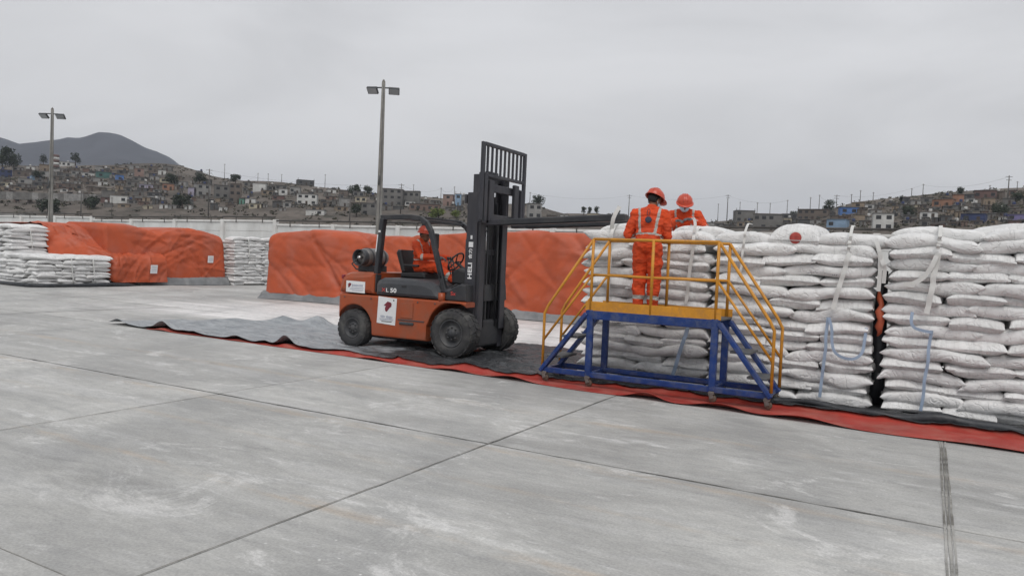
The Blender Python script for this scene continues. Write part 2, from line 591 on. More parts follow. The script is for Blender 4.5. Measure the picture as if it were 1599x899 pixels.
def sheet(name, x0, x1, nx, ny, fe, be, hfun, mat, label, cat, thick=.004):
    xs = np.linspace(x0, x1, nx)
    v = []
    for x in xs:
        a, b = float(fe(x)), float(be(x))
        for j in range(ny):
            q = j / (ny - 1)
            q = q ** 1.6
            y = a + (b - a) * q
            v.append((x, y, 0))
    v = np.array(v)
    v[:, 2] = hfun(v[:, 0], v[:, 1])
    # the hem wanders a little
    f = [(i * ny + j, (i + 1) * ny + j, (i + 1) * ny + j + 1, i * ny + j + 1) for i in range(nx - 1) for j in range(ny - 1)]
    me = mesh_np(name, v, f, mat)
    o = link(name, me)
    tag(o, label, cat)
    sm = o.modifiers.new('thickness', 'SOLIDIFY'); sm.thickness = thick; sm.offset = 1.0
    return o


_n1, _n2, _n3, _n4 = hsin(3, 7, .6, 2.2), hsin(4, 8, 2.5, 7), hsin(9, 8, 4, 11), hsin(12, 9, 8, 22)


def bumpat(x, y, cx, cy, rx, ry, h):
    return h * np.exp(-((x - cx) / rx) ** 2 - ((y - cy) / ry) ** 2)


CURLS = [(-14.15, .22, .09, .26), (-12.75, .22, .13, .30), (-10.65, .18, .06, .3), (-9.45, .17, .15, .34), (-9.95, .12, .03, .2), (-8.1, .3, .05, .3), (-6.9, .25, .035, .25), (-5.7, .28, .06, .3)]


def sheet_h(x, y):
    z = 0.014 + 0.018 * np.clip(ridge(_n1)(x, y), 0, 1) ** 2 + 0.014 * np.clip(ridge(_n2)(x, y), 0, 1) ** 3 + .009 * np.clip(ridge(_n3)(x, y), 0, 1) ** 2
    dark = np.clip((x + 8.8) / 1.2, 0, 1)
    z = z + (1 - dark) * .022 * np.clip(ridge(_n3)(x * .45, y * .9), 0, 1) ** 3 + dark * (.03 * np.clip(ridge(_n3)(x * .8, y * 1.5), 0, 1) ** 2 + .016 * np.clip(ridge(_n4)(x, y * 1.3), 0, 1) ** 2)
    # soft heaps of loose sheet near the back
    z = z + bumpat(x, y, -12.6, 11.95, .7, .22, .07) + bumpat(x, y, -13.4, 11.3, .6, .2, .05) + bumpat(x, y, -11.75, 12.2, .28, .25, .15) + bumpat(x, y, -12.5, 12.0, .2, .2, .07) + bumpat(x, y, -12.9, 10.2, 1.2, .25, .05) + bumpat(x, y, -9.9, 10.0, .14, .5, .06)
    # flattened where the truck and the stacks stand
    stand = np.clip((x + 5.2) / .3, 0, 1) * np.clip((y - 9.75) / .15, 0, 1)
    z = z * (1 - .85 * stand)
    for (cx, cy, rx) in ((-6.7, 10.1, .3), (-8.78, 10.08, .25), (-6.7, 11.4, .3), (-8.78, 11.4, .25)):
        z = z * (1 - .9 * np.exp(-((x - cx) / rx) ** 4 - ((y - cy) / .35) ** 4)) + .003
    fe = front_edge(x)
    for cx, w, h, d in CURLS:
        z = z + h * np.exp(-((x - cx) / w) ** 2) * np.exp(-(np.clip(y - fe, 0, 9) / d) ** 1.5)
    return z


def liner_material():
    mt = bpy.data.materials.new('plastic_liner'); mt.use_nodes = True
    t = mt.node_tree; t.nodes.clear(); n = NT(t)
    pos = n('ShaderNodeNewGeometry').outputs['Position']
    s = n('ShaderNodeSeparateXYZ', {0: pos})
    w = n.noise(n.mapping(pos, (.8, 1.3, 1)), 1.0, 6.0, .6)
    dust = n.ramp(n.math('ADD', s.outputs[0], n.math('MULTIPLY', n.math('SUBTRACT', w, .5), 5.0)), -8.4, -7.2)
    f = n.noise(n.mapping(pos, (1, 3, 1)), 2.2, 7.0, .6)
    pale = n.mix(n.ramp(f, .3, .7), (0.22, 0.237, 0.255), (0.36, 0.38, 0.395))
    dark = n.mix(n.ramp(f, .45, .75), (0.022, 0.024, 0.027), (0.075, 0.08, 0.085))
    c = n.mix(dust, pale, dark)
    b = n('ShaderNodeBsdfPrincipled', {'Base Color': c, 'Roughness': n.math('MULTIPLY_ADD', dust, -.12, .52), 'Specular IOR Level': .45})
    bn = n.noise(n.mapping(pos, (1, 1.6, 1)), 16.0, 5.0, .6)
    r1 = n.math('ABSOLUTE', n.math('SUBTRACT', n.noise(n.mapping(pos, (1, 2.0, 1)), 2.6, 4.0, .55, .8), .5))
    bn = n.math('ADD', bn, n.math('MULTIPLY', n.ramp(r1, .0, .09), 1.4))
    bp = n('ShaderNodeBump', {'Height': bn, 'Strength': .55, 'Distance': .03})
    t.links.new(bp.outputs[0], b.inputs['Normal'])
    n('ShaderNodeOutputMaterial', {'Surface': b.outputs[0]})
    return mt


M_LINER = liner_material()
M_REDTARP = pmat('red_tarpaulin', (0.36, 0.042, 0.03), 0.55, var=0.18, scale=2.0, bump=.1, bscale=20, dirt=(.42, .22, .17), dirt_amt=.35, dscale=2.5, world_co=True)
sheet('liner_sheet', -14.45, 3.2, 420, 70, front_edge, back_edge, sheet_h, M_LINER,
      'wrinkled plastic ground liner, dusty grey at left and black under the forklift', 'ground sheet')


def red_front(x):
    base = np.interp(x, [-13.2, -10, -8, -6.0, -4.4, -2.6, -1.5, .9, 3.2], [9.075, 9.02, 8.94, 8.87, 8.76, 8.70, 8.66, 8.56, 8.44])
    return base + .015 * math.sin(x * 2.1) + .01 * math.sin(x * 5.3)


def red_h(x, y):
    fe = np.array([red_front(q) for q in np.atleast_1d(x)])
    z = .005 + .004 * np.clip(_n2(x, y), 0, 1)
    sh = np.clip(sheet_h(x, y) * np.interp(x, [-9, -8], [.35, 1.0]) - .012, .004, 1)
    under = np.clip((y - front_edge(x) + .02) / .05, 0, 1)
    z = z * (1 - under) + sh * under
    d = np.clip(y - fe, 0, 5)
    for cx, w, h in ((-4.9, .28, .055), (-2.95, .22, .085), (-2.05, .3, .07), (-1.15, .35, .06), (-5.9, .3, .035), (-7.4, .3, .03), (.6, .5, .02)):
        z = z + h * np.exp(-((x - cx) / w) ** 2) * np.exp(-(d / .12) ** 2)
    return np.maximum(z, .004)


sheet('red_tarpaulin', -13.2, 3.2, 330, 26, red_front, lambda x: float(front_edge(x)) + .30, red_h, M_REDTARP,
      'red tarpaulin laid along the front hem of the stacks on the concrete', 'tarpaulin')

# rolled black hem at the foot of the right-hand stacks
pts, rr = [], []
for i in range(70):
    x = -1.75 + i * 4.95 / 69
    pts.append((x, 9.52 - .10 * (x + 1.75) / 4 + .03 * math.sin(x * 3.1), .06 + .018 * math.sin(x * 4.3) + .012 * math.sin(x * 9.1)))
    rr.append(.048 + .016 * math.sin(x * 2.7 + 1) + .007 * math.sin(x * 11))
M_BLACKPL = pmat('black_plastic_film', (0.030, 0.033, 0.038), 0.42, var=.4, scale=6, bump=.5, bscale=14, world_co=True)
solo(MB().tube(pts, rr, 12), 'rolled_hem', M_BLACKPL, (-1.75, 9.5, 0), 'black plastic hem rolled along the foot of the two right stacks', 'plastic roll')

# ================================================================== FORKLIFT (faces +X)
M_FORANGE = pmat('truck_orange_paint', (0.35, 0.070, 0.022), 0.38, var=0.12, scale=1.6, dirt=(0.20, 0.10, 0.065), dirt_amt=.5, dscale=1.8, bump=.03, bscale=60)
M_FGREY = pmat('truck_charcoal_paint', (0.050, 0.053, 0.060), 0.5, var=.15, scale=3, dirt=(.12, .115, .11), dirt_amt=.35, dscale=2.2)
M_FDARK = pmat('truck_dark_frame', (0.030, 0.032, 0.037), 0.48, var=.2, scale=4, dirt=(.10, .095, .09), dirt_amt=.25, dscale=3)
M_MAST = pmat('mast_steel', (0.040, 0.041, 0.050), 0.45, var=.2, scale=4, dirt=(.11, .10, .10), dirt_amt=.3, dscale=3, stretch=(1, 1, .3))
M_TYRE = pmat('tyre_rubber', (0.045, 0.045, 0.047), 0.85, var=.25, scale=5, dirt=(.15, .145, .135), dirt_amt=.55, dscale=4)
M_RIM = pmat('rim_grey', (0.055, 0.057, 0.062), 0.6, var=.2, dirt=(.15, .14, .13), dirt_amt=.5, dscale=5)
M_STEEL = pmat('bright_steel', (0.62, 0.62, 0.62), 0.28, metal=.9, var=.1)
M_TANK = pmat('gas_tank_grey', (0.21, 0.20, 0.195), 0.4, metal=.5, var=.15, dirt=(.16, .14, .12), dirt_amt=.4, dscale=5)
M_SEAT = pmat('black_vinyl', (0.028, 0.028, 0.030), 0.55, var=.2)
M_STICK = pmat('white_sticker', (0.74, 0.745, 0.75), 0.5, var=.04)
M_LOGO = pmat('dark_red_print', (0.20, 0.025, 0.04), 0.5, var=.2)
M_GREYP = pmat('grey_print', (0.30, 0.32, 0.40), 0.5, var=.1)
M_WHITEP = pmat('white_print', (0.78, 0.78, 0.78), 0.5, var=.04)
M_REDP = pmat('red_print', (0.55, 0.06, 0.05), 0.5, var=.05)
M_AMBER = pmat('amber_lens', (0.65, 0.20, 0.03), 0.25, var=.05)

FK = Vector((-7.75, 10.75, 0))
fork = thing('forklift', FK, 'orange and charcoal gas forklift with a tall black mast and raised forks', 'forklift')
YN, YF = 9.95, 11.55      # near and far tyre faces


def arc(cx, cz, r, a0, a1, n=10):
    return [(cx + r * math.cos(R_(a0 + (a1 - a0) * i / n)), cz + r * math.sin(R_(a0 + (a1 - a0) * i / n))) for i in range(n + 1)]


# lower body: a skirt whose lower edge follows the wheel arches
def skirt_bottom(x):
    z = .235
    if x < -8.375 or x > -7.215: z = .50
    for cx, cz, r in ((-6.70, .41, .50), (-8.78, .335, .41)):
        if abs(x - cx) < r: z = max(z if abs(x - cx) > r * .98 else 0, cz + math.sqrt(r * r - (x - cx) ** 2))
    return min(z, .905)


def skirt(y0, y1, xa=-9.18, xb=-6.83):
    xs = sorted(q for q in set([round(q, 4) for q in np.linspace(xa, xb, 90)] + [-8.376, -8.374, -7.216, -7.214]) if xa <= q <= xb)
    mb = MB()
    rows = []
    for x in xs:
        zb = skirt_bottom(x)
        e = max(0, (-9.06 - x) / .12); ins = .10 * (1 - math.sqrt(max(0, 1 - e * e)))
        rows.append([(x, y0 + ins + .022, zb), (x, y0 + ins + .004, zb + .012), (x, y0 + ins, zb + .03), (x, y0 + ins, .90), (x, y0 + ins + .008, .918), (x, y0 + ins + .03, .926),
                     (x, y1 - ins - .03, .926), (x, y1 - ins - .008, .918), (x, y1 - ins, .90), (x, y1 - ins, zb + .03), (x, y1 - ins - .004, zb + .012), (x, y1 - ins - .022, zb)])
    m_ = 12
    vs = [p for r in rows for p in r]
    fs = []
    for i in range(len(rows) - 1):
        for k in range(m_):
            a_, b_ = i * m_ + k, i * m_ + (k + 1) % m_
            fs.append((a_, b_, b_ + m_, a_ + m_))
    fs.append(list(range(m_))); fs.append([(len(rows) - 1) * m_ + k for k in range(m_)])
    return mb.add(vs, fs)


body = skirt(YN + .05, YF - .05).build('body', M_FORANGE, fork)
skirt(YN + .052, YN + .33, -6.829, -6.45).build('fender', M_FORANGE, fork)
skirt(YF - .33, YF - .052, -6.829, -6.62).build('fender', M_FORANGE, fork)
# side skirt seam line and step
MB().box((-7.53, YN + .045, .555), (.55, .012, .018), .003).build('seam_strip', M_FGREY, body)
MB().box((-7.62, YN + .05, .50), (.30, .05, .05), .012).build('step', M_RIM, body)
MB().box((-7.62, YN + .043, .72), (.26, .012, .26), .004).build('access_panel', M_FORANGE, body)
# chassis core between the wheels, blocks the view under the truck
MB().box((-7.75, 10.75, .34), (2.55, .88, .36), .03).build('chassis', M_FDARK, fork)
MB().box((-7.8, 10.75, .20), (.7, .7, .16), .03).build('underframe', M_FDARK, fork)
# counterweight: rounded rear block
cw = [(-9.17, .94), (-9.16, 1.10), (-9.12, 1.21), (-9.04, 1.28), (-8.92, 1.315), (-8.36, 1.32), (-8.36, .94)]
cwt = MB().prism(cw, YN + .06, YF - .06, .11).build('counterweight', M_FORANGE, fork)
# hood
hd = [(-8.33, .93), (-8.34, 1.12), (-8.30, 1.20), (-8.20, 1.245), (-7.60, 1.25), (-7.25, 1.235), (-7.08, 1.17), (-6.99, 1.05), (-6.96, .93)]
hood = MB().prism(hd, YN + .055, YF - .055, .10).build('hood', M_FGREY, fork)
# front cowl with floor and dash
MB().prism([(-6.95, .93), (-6.93, 1.03), (-6.78, 1.16), (-6.62, 1.22), (-6.52, 1.20), (-6.50, .93)], YN + .14, YF - .14, .03).build('cowl', M_FDARK, fork)
MB().prism([(-6.98, 1.2), (-7.0, 1.40), (-6.86, 1.47), (-6.70, 1.42), (-6.66, 1.19)], 10.35, 11.2, .04).build('dashboard', M_SEAT, fork)


def wheel(c, r, w, rimr, lugs, side):
    """side = -1: outer face toward -Y"""
    c = Vector(c); ax = Vector((0, side, 0))
    h = MB().lathe(c, ax, [(-w * .5, .06), (w * .30, .06), (w * .30, .0)], 14).build('wheel', M_RIM, fork)
    k = w / 2
    tp = [(-k * .8, rimr), (-k * .95, rimr + .02), (-k, r * .80), (-k * .86, r * .955), (-k * .6, r * .965), (0, r * .97), (k * .6, r * .965), (k * .86, r * .955), (k, r * .80), (k * .97, r * .66), (k * .95, rimr + .02), (k * .8, rimr)]
    t = MB().lathe(c, ax, tp, 40)
    x = Vector((1, 0, 0)); z = Vector((0, 0, 1))
    for sgn in (-1, 1):
        for i in range(lugs):
            a = 2 * math.pi * (i + (.5 if sgn > 0 else 0)) / lugs
            def P(off, rad, da): return c + ax * off + (x * math.cos(a + da) + z * math.sin(a + da)) * rad
            d = 2 * math.pi / lugs * .34
            o0, o1 = sgn * k * .97, sgn * k * .06
            sk = d * .9
            vs = []
            for rad in (r * .93, r):
                vs += [P(o0, rad * (.965 if rad > r * .95 else 1), -d), P(o0, rad * (.965 if rad > r * .95 else 1), d), P(o1, rad, d + sk), P(o1, rad, -d + sk)]
            t.add(vs, [(0, 1, 2, 3), (4, 7, 6, 5), (0, 4, 5, 1), (1, 5, 6, 2), (2, 6, 7, 3), (3, 7, 4, 0)])
    t.build('tyre', M_TYRE, h)
    rp = [(k * .78, rimr * 1.02), (k * .90, rimr), (k * .86, rimr * .93), (k * .45, rimr * .86), (k * .40, rimr * .62), (k * .62, rimr * .55), (k * .64, rimr * .30), (k * .80, rimr * .26), (k * .80, 0)]
    rm = MB().lathe(c, ax, rp, 32)
    for i in range(8):
        a = 2 * math.pi * i / 8
        p = c + (x * math.cos(a) + z * math.sin(a)) * rimr * .44
        rm.lathe(p, ax, [(k * .6, .016), (k * .74, .016), (k * .74, 0)], 6)
    rm.build('rim', M_RIM, h)
    return h


for (cx, r, w, rr_, lg) in ((-6.70, .41, .31, .225, 22), (-8.78, .335, .24, .175, 20)):
    wheel((cx, YN + w / 2, r), r, w, rr_, lg, -1)
    wheel((cx, YF - w / 2, r), r, w, rr_, lg, 1)

# overhead guard: two bent side frames, cross bars
def guard_side(y):
    p = [(-8.41, y, .98), (-8.40, y, 1.3), (-8.33, y, 2.0), (-8.30, y, 2.27)]
    MB().bar(p[0], p[1], .09, .15, .012, (0, 1, 0)).bar(p[1], p[3], .085, .115, .012, (0, 1, 0)).build('guard_rear_leg', M_FDARK, fork)
    q = [(-8.34, y, 2.28), (-7.70, y, 2.295), (-7.50, y, 2.27), (-7.37, y, 2.19), (-7.28, y, 2.06), (-7.13, y, 1.60), (-7.00, y, 1.20), (-6.90, y, .94)]
    f = MB()
    for a, b in zip(q[:-1], q[1:]):
        d = (Vector(b) - Vector(a)).normalized() * .012
        f.bar(Vector(a) - d, Vector(b) + d, .085, .075, .010, (0, 1, 0))
    f.build('guard_front_leg', M_FDARK, fork)


guard_side(YN + .19)
guard_side(YF - .19)
for i in range(9):
    x = -8.27 + i * .095
    MB().bar((x, YN + .19, 2.29), (x, YF - .19, 2.29), .03 if 0 < i < 8 else .06, .035, .005).build('guard_bar', M_FDARK, fork)
MB().bar((-7.44, YN + .19, 2.235), (-7.44, YF - .19, 2.235), .05, .05, .006).build('guard_bar', M_FDARK, fork)
MB().box((-8.36, YN + .135, 1.83), (.075, .004, .30), .001, Matrix.Rotation(R_(5.5), 3, 'Y')).build('warning_label', M_STICK, fork)
MB().box((-8.335, YN + .134, 2.04), (.05, .004, .035), .001).build('warning_label', M_STICK, fork)
# gas tank lying across the counterweight
tk = MB().lathe((-9.02, 10.44, 1.57), (0, 1, 0), [(.0, .0), (.0, .09), (.03, .14), (.08, .170), (.18, .175), (.43, .175), (.54, .170), (.60, .14), (.63, .09), (.63, 0)], 26).build('gas_tank', M_TANK, fork)
MB().lathe((-9.02, 10.44, 1.57), (0, 1, 0), [(.04, .15), (-.09, .15), (-.09, .137), (.04, .137)], 26).build('collar', M_FGREY, tk)
MB().lathe((-9.02, 10.44, 1.57), (0, 1, 0), [(-.01, .03), (-.09, .03), (-.09, .0)], 10).build('valve', M_STEEL, tk)
for y in (10.58, 10.92):
    MB().lathe((-9.02, y, 1.57), (0, 1, 0), [(-.02, .176), (-.02, .181), (.02, .181), (.02, .176)], 26).build('strap', M_FGREY, tk)
    MB().box((-9.02, y, 1.37), (.36, .06, .12), .01).build('cradle', M_FDARK, tk)
MB().tube([(-9.02, 10.33, 1.55), (-9.1, 10.27, 1.45), (-9.02, 10.3, 1.36), (-8.85, 10.4, 1.33)], .014, 7).build('hose', M_SEAT, tk)
# seat, wheel, levers
st = MB().prism([(-8.16, 1.25), (-8.16, 1.34), (-7.68, 1.37), (-7.62, 1.33), (-7.62, 1.25)], 10.48, 11.02, .04).build('seat', M_SEAT, fork)
MB().prism([(-8.14, 1.33), (-8.28, 1.68), (-8.25, 1.74), (-8.17, 1.74), (-8.06, 1.36)], 10.48, 11.02, .04).build('backrest', M_SEAT, st)
MB().box((-7.9, 10.45, 1.47), (.32, .06, .04), .012).build('armrest', M_SEAT, st)
MB().tube([(-6.93, 10.75, 1.40), (-7.16, 10.75, 1.56)], .028, 10).build('steering_column', M_FDARK, fork)
sw = MB()
axw = Vector((-.82, 0, .57)).normalized(); e1 = Vector((0, 1, 0)); e2 = axw.cross(e1)
cw_ = Vector((-7.17, 10.75, 1.57))
sw.tube([cw_ + (e1 * math.cos(t * math.pi / 12) + e2 * math.sin(t * math.pi / 12)) * .18 for t in range(25)], .015, 8, False)
for a in (0, 2.1, 4.2):
    sw.tube([cw_, cw_ + (e1 * math.cos(a) + e2 * math.sin(a)) * .18], .011, 6)
sw.build('steering_wheel', M_SEAT, fork)
for i in range(3):
    y = 10.28 + i * .07
    l = MB().tube([(-6.95, y, 1.35), (-7.02, y, 1.62)], .009, 6).build('lever', M_SEAT, fork)
    MB().lathe((-7.02, y, 1.60), (0, 0, 1), [(0, 0), (.01, .016), (.03, .018), (.05, .012), (.055, 0)], 10).build('knob', M_SEAT, l)
MB().box((-7.24, YN + .30, 1.90), (.03, .15, .26), .012, Matrix.Rotation(R_(10), 3, 'Z')).build('mirror', M_SEAT, fork)
MB().box((-7.26, YF - .12, 2.02), (.06, .05, .13), .012).build('indicator_light', M_AMBER, fork)
MB().tube([(-6.97, YN + .12, 1.05), (-6.96, YN + .11, .90)], .06, 10).build('leg_foot', M_FORANGE, fork)

# mast: outer and inner channels
MY0, MY1 = 10.30, 11.22


def channel(y, x0, x1, z0, z1, name, s, wb=.11):
    b = MB().box(((x0 + x1) / 2, y, (z0 + z1) / 2), (x1 - x0, .03, z1 - z0), .006)
    b.box((x0 + .014, y + s * wb / 2, (z0 + z1) / 2 - .001), (.028, wb, z1 - z0 - .004), .006)
    b.box((x1 - .014, y + s * wb / 2, (z0 + z1) / 2 - .001), (.028, wb, z1 - z0 - .004), .006)
    return b.build(name, M_MAST, fork)


for y, s in ((MY0, 1), (MY1, -1)):
    channel(y, -6.675, -6.47, .13, 2.72, 'outer_mast_rail', s, .13)
    channel(y + s * .035, -6.60, -6.42, .45, 3.02, 'inner_mast_rail', s, .15)
    cyl = MB().tube([(-6.70, y + s * .10, .2), (-6.70, y + s * .10, 1.95)], .05, 14).build('lift_cylinder', M_MAST, fork)
    MB().tube([(-6.70, y + s * .10, 1.95), (-6.70, y + s * .10, 2.66)], .028, 10).build('piston_rod', M_STEEL, cyl)
    MB().tube([(-6.47, y + s * .26, .5), (-6.47, y + s * .26, 2.35)], .018, 8).build('chain', M_FDARK, fork)
    tc = MB().tube([(-7.0, y - s * .18, 1.06), (-6.74, y - s * .14, 1.10)], .05, 12).build('tilt_cylinder', M_MAST, fork)
    MB().tube([(-6.78, y - s * .145, 1.095), (-6.64, y - s * .12, 1.12)], .024, 8).build('piston_rod', M_STEEL, tc)
    MB().box((-6.64, y - s * .085, 1.12), (.12, .13, .13), .02).build('tilt_bracket', M_MAST, fork)
for z, x in ((.24, -6.63), (1.12, -6.74), (2.62, -6.74)):
    MB().box((x, (MY0 + MY1) / 2, z), (.05, MY1 - MY0 - .03, .15), .01).build('mast_crossbar', M_MAST, fork)
for z in (.52, 1.75, 2.97):
    MB().box((-6.575, (MY0 + MY1) / 2, z), (.05, MY1 - MY0 - .13, .10), .01).build('mast_crossbar', M_MAST, fork)
MB().tube([(-6.60, 10.62, .3), (-6.60, 10.62, 2.3)], .048, 14).build('free_lift_cylinder', M_MAST, fork)
MB().tube([(-6.60, 10.62, 2.3), (-6.60, 10.62, 2.9)], .03, 10).build('piston_rod', M_STEEL, fork)
MB().tube([(-6.61, 10.93, .3), (-6.61, 10.93, 2.6)], .05, 14).build('free_lift_cylinder', M_MAST, fork)
for y_ in (10.50, 10.74, 11.03):
    MB().box((-6.56, y_, 1.45), (.07, .045, 2.3), .006).build('hose_guide', M_FDARK, fork)
MB().tube([(-6.455, 10.55, 1.72), (-6.455, 10.55, 2.16)], .013, 8).build('piston_rod', M_STEEL, fork)
for i in range(3):
    MB().tube([(-6.58, 10.78 + i * .05, .6), (-6.56, 10.80 + i * .05, 1.6), (-6.55, 10.82 + i * .04, 2.9)], .013, 6).build('hose', M_SEAT, fork)
MB().box((-6.55, 10.76, .40), (.16, .72, .42), .02).build('mast_shroud', M_FDARK, fork)
# carriage and load backrest
CX = -6.33
for z, h in ((2.31, .13), (2.80, .13)):
    MB().box((CX, 10.76, z), (.06, 1.30, h), .012).build('carriage_bar', M_MAST, fork)
for y in (10.46, 11.06):
    MB().box((CX - .075, y, 2.56), (.09, .05, .66), .01).build('carriage_plate', M_MAST, fork)
MB().box((CX - .09, 10.60, 2.93), (.05, .36, .30), .01).build('carriage_shield', M_MAST, fork)
bk = MB()
for y, w in ((10.075, .085), (11.45, .075)):
    bk.box((CX + .055, y, 2.875), (.05, w, 1.25), .008)
bk.box((CX + .055, 10.76, 3.475), (.048, 1.30, .06), .008)
bk.box((CX + .055, 10.76, 2.985), (.046, 1.30, .055), .008)
bk = bk.build('load_backrest', M_MAST, fork)
for i in range(9):
    y = 10.075 + (11.45 - 10.075) * (i + 1) / 10
    MB().box((CX + .055, y, 3.23), (.035, .036, .45), .006).build('bar', M_MAST, bk)
MB().box((CX + .03, 10.15, 2.62), (.10, .14, .80), .01).build('carriage_end', M_MAST, fork)
MB().box((CX + .03, 11.40, 2.55), (.08, .10, .60), .01).build('carriage_end', M_MAST, fork)


def tine(y, x1, z0, z1):
    b = MB().box((CX + .06, y, z0 + .34), (.06, .15, .70), .01)
    b.bar((CX + .03, y, z0), (CX + .55, y, z0 + (z1 - z0) * .2), .15, .09, .012, (0, 0, 1))
    f = b.build('fork', M_MAST, fork)
    s = MB().bar((CX + .30, y, z0 + (z1 - z0) * .1), (x1, y, z1), .17, .105, .02, (0, 0, 1))
    s.build('fork_sleeve', M_FDARK, f)


tine(10.34, -3.92, 2.225, 2.335)
tine(11.16, -4.05, 2.225, 2.315)


# lettering and stickers
def text_mesh(txt, size, mat, font_scale=1.0, bold=0.0):
    cu = bpy.data.curves.new('lettering', 'FONT')
    cu.body = txt; cu.size = size; cu.extrude = .0015; cu.offset = bold
    cu.align_x = 'CENTER'; cu.align_y = 'CENTER'; cu.space_character = 1.05
    ob = bpy.data.objects.new('lettering_source', cu)
    COL.objects.link(ob)
    dg = bpy.context.evaluated_depsgraph_get()
    me = bpy.data.meshes.new_from_object(ob.evaluated_get(dg))
    bpy.data.objects.remove(ob, do_unlink=True)
    me.materials.clear(); me.materials.append(mat)
    return me


# text facing -Y: rotate X by 90 degrees; running upward on the mast: then turn about Y
def put_text(txt, size, mat, pos, parent, up=False, scale=(1, 1, 1), bold=.0):
    o = link('lettering', text_mesh(txt, size, mat, bold=bold), parent, Vector(pos) - FK)
    Mx = Matrix.Rotation(R_(90), 3, 'X')
    if up: Mx = Matrix.Rotation(R_(-90), 3, 'Y') @ Mx
    o.rotation_euler = Mx.to_euler(); o.scale = scale
    return o


ynf = MY0 - .0185
put_text('HELI', .125, M_WHITEP, (-6.575, ynf, 1.435), fork, True, (1.08, .85, 1), .004)
put_text('\u5408\u529b', .085, M_WHITEP, (-6.575, ynf, 1.715), fork, True, (1.0, .8, 1), .002)
MB().box((-6.575, ynf, 1.865), (.085, .003, .085), 0).build('mast_sticker', M_STICK, fork)
MB().box((-6.57, ynf, 1.985), (.035, .003, .06), 0).build('mast_sticker', M_STICK, fork)
put_text('50', .115, M_WHITEP, (-7.925, YN + .052, 1.035), hood, False, (1.15, .9, 1), .003)
put_text('L', .115, M_WHITEP, (-8.055, YN + .052, 1.035), hood, False, (1.1, .8, 1), .001)
put_text('X', .115, M_REDP, (-8.135, YN + .052, 1.035), hood, False, (1.0, .8, 1), .001)
put_text('Sx', .10, M_REDP, (-6.76, YN + .137, 1.05), fork, False, (1, .9, 1), .001)
# large side sticker, a little crooked
sk = Matrix.Rotation(R_(3), 3, 'Y')
s1 = MB().box((-8.045, YN + .046, .685), (.40, .004, .46), .001, sk).build('sticker', M_STICK, fork)
def emblem(c, k, y):
    o = [(-.9, .05), (-.35, .55), (.0, .85), (.75, .70), (1.0, .45), (.95, -.05), (.55, -.35), (.2, -.75), (-.15, -1.15), (-.5, -1.0), (-.62, -.45), (-.38, -.1)]
    return MB().prism([(c[0] + a * k, c[1] + b * k) for a, b in o], y, y + .003)
emblem((-8.03, .77), .088, YN + .0405).build('emblem', M_LOGO, s1)
rs = random.Random(3)
lt = MB()
for i in range(11):
    if i == 4: continue
    hgt = rs.choice((.030, .036, .042))
    lt.box((-8.165 + i * .024, YN + .0425, .585 - .0009 * i), (.013, .003, hgt), 0)
lt.build('print_line', M_GREYP, s1)['kind'] = 'stuff'
MB().box((-8.045, YN + .0425, .545), (.30, .003, .009), 0).box((-8.045, YN + .0425, .523), (.28, .003, .006), 0).build('print_line', M_GREYP, s1)['kind'] = 'stuff'
MB().box((-8.04, YN + .0425, .50), (.22, .003, .010), 0).build('print_line', M_SEAT, s1)
s2 = MB().box((-8.765, YN + .055, 1.055), (.43, .004, .20), .001, Matrix.Rotation(R_(1), 3, 'Y')).build('sticker', M_STICK, cwt)
emblem((-8.905, 1.085), .042, YN + .0495).build('emblem', M_LOGO, s2)
lt = MB()
for i in range(10):
    hgt = rs.choice((.028, .034, .04))
    lt.box((-8.835 + i * .025, YN + .0515, 1.08), (.014, .003, hgt), 0)
lt.build('print_line', M_GREYP, s2)['kind'] = 'stuff'
MB().box((-8.72, YN + .0515, 1.04), (.28, .003, .008), 0).box((-8.74, YN + .0515, 1.015), (.30, .003, .007), 0).box((-8.72, YN + .0515, .99), (.24, .003, .006), 0).build('print_line', M_GREYP, s2)['kind'] = 'stuff'

# small fittings: bolts along the body, tail lamp, hinge, grab handle, hood latch
for i, x in enumerate((-9.0, -8.4, -7.9, -7.4, -7.05)):
    MB().lathe((x, YN + .05, .87), (0, -1, 0), [(0, .014), (.008, .014), (.010, .0)], 8).build('bolt', M_RIM, body)
tl = MB().box((-9.10, YN + .12, 1.22), (.05, .08, .07), .012).build('tail_lamp', M_LOGO, fork)
MB().tube([(-7.02, YN + .14, 1.30), (-7.06, YN + .10, 1.42), (-7.10, YN + .10, 1.62), (-7.14, YN + .14, 1.74)], .012, 8).build('grab_handle', M_SEAT, fork)
MB().box((-7.7, YN + .053, 1.12), (.10, .012, .03), .004).build('hood_latch', M_SEAT, hood)
MB().tube([(-7.0, 10.15, .98), (-6.9, 10.12, 1.1), (-6.78, 10.2, 1.2), (-6.70, 10.32, 1.15)], .014, 7).build('hose', M_SEAT, fork)
MB().tube([(-7.0, 10.2, .96), (-6.88, 10.18, 1.02), (-6.78, 10.24, 1.05), (-6.70, 10.32, 1.0)], .012, 7).build('hose', M_SEAT, fork)

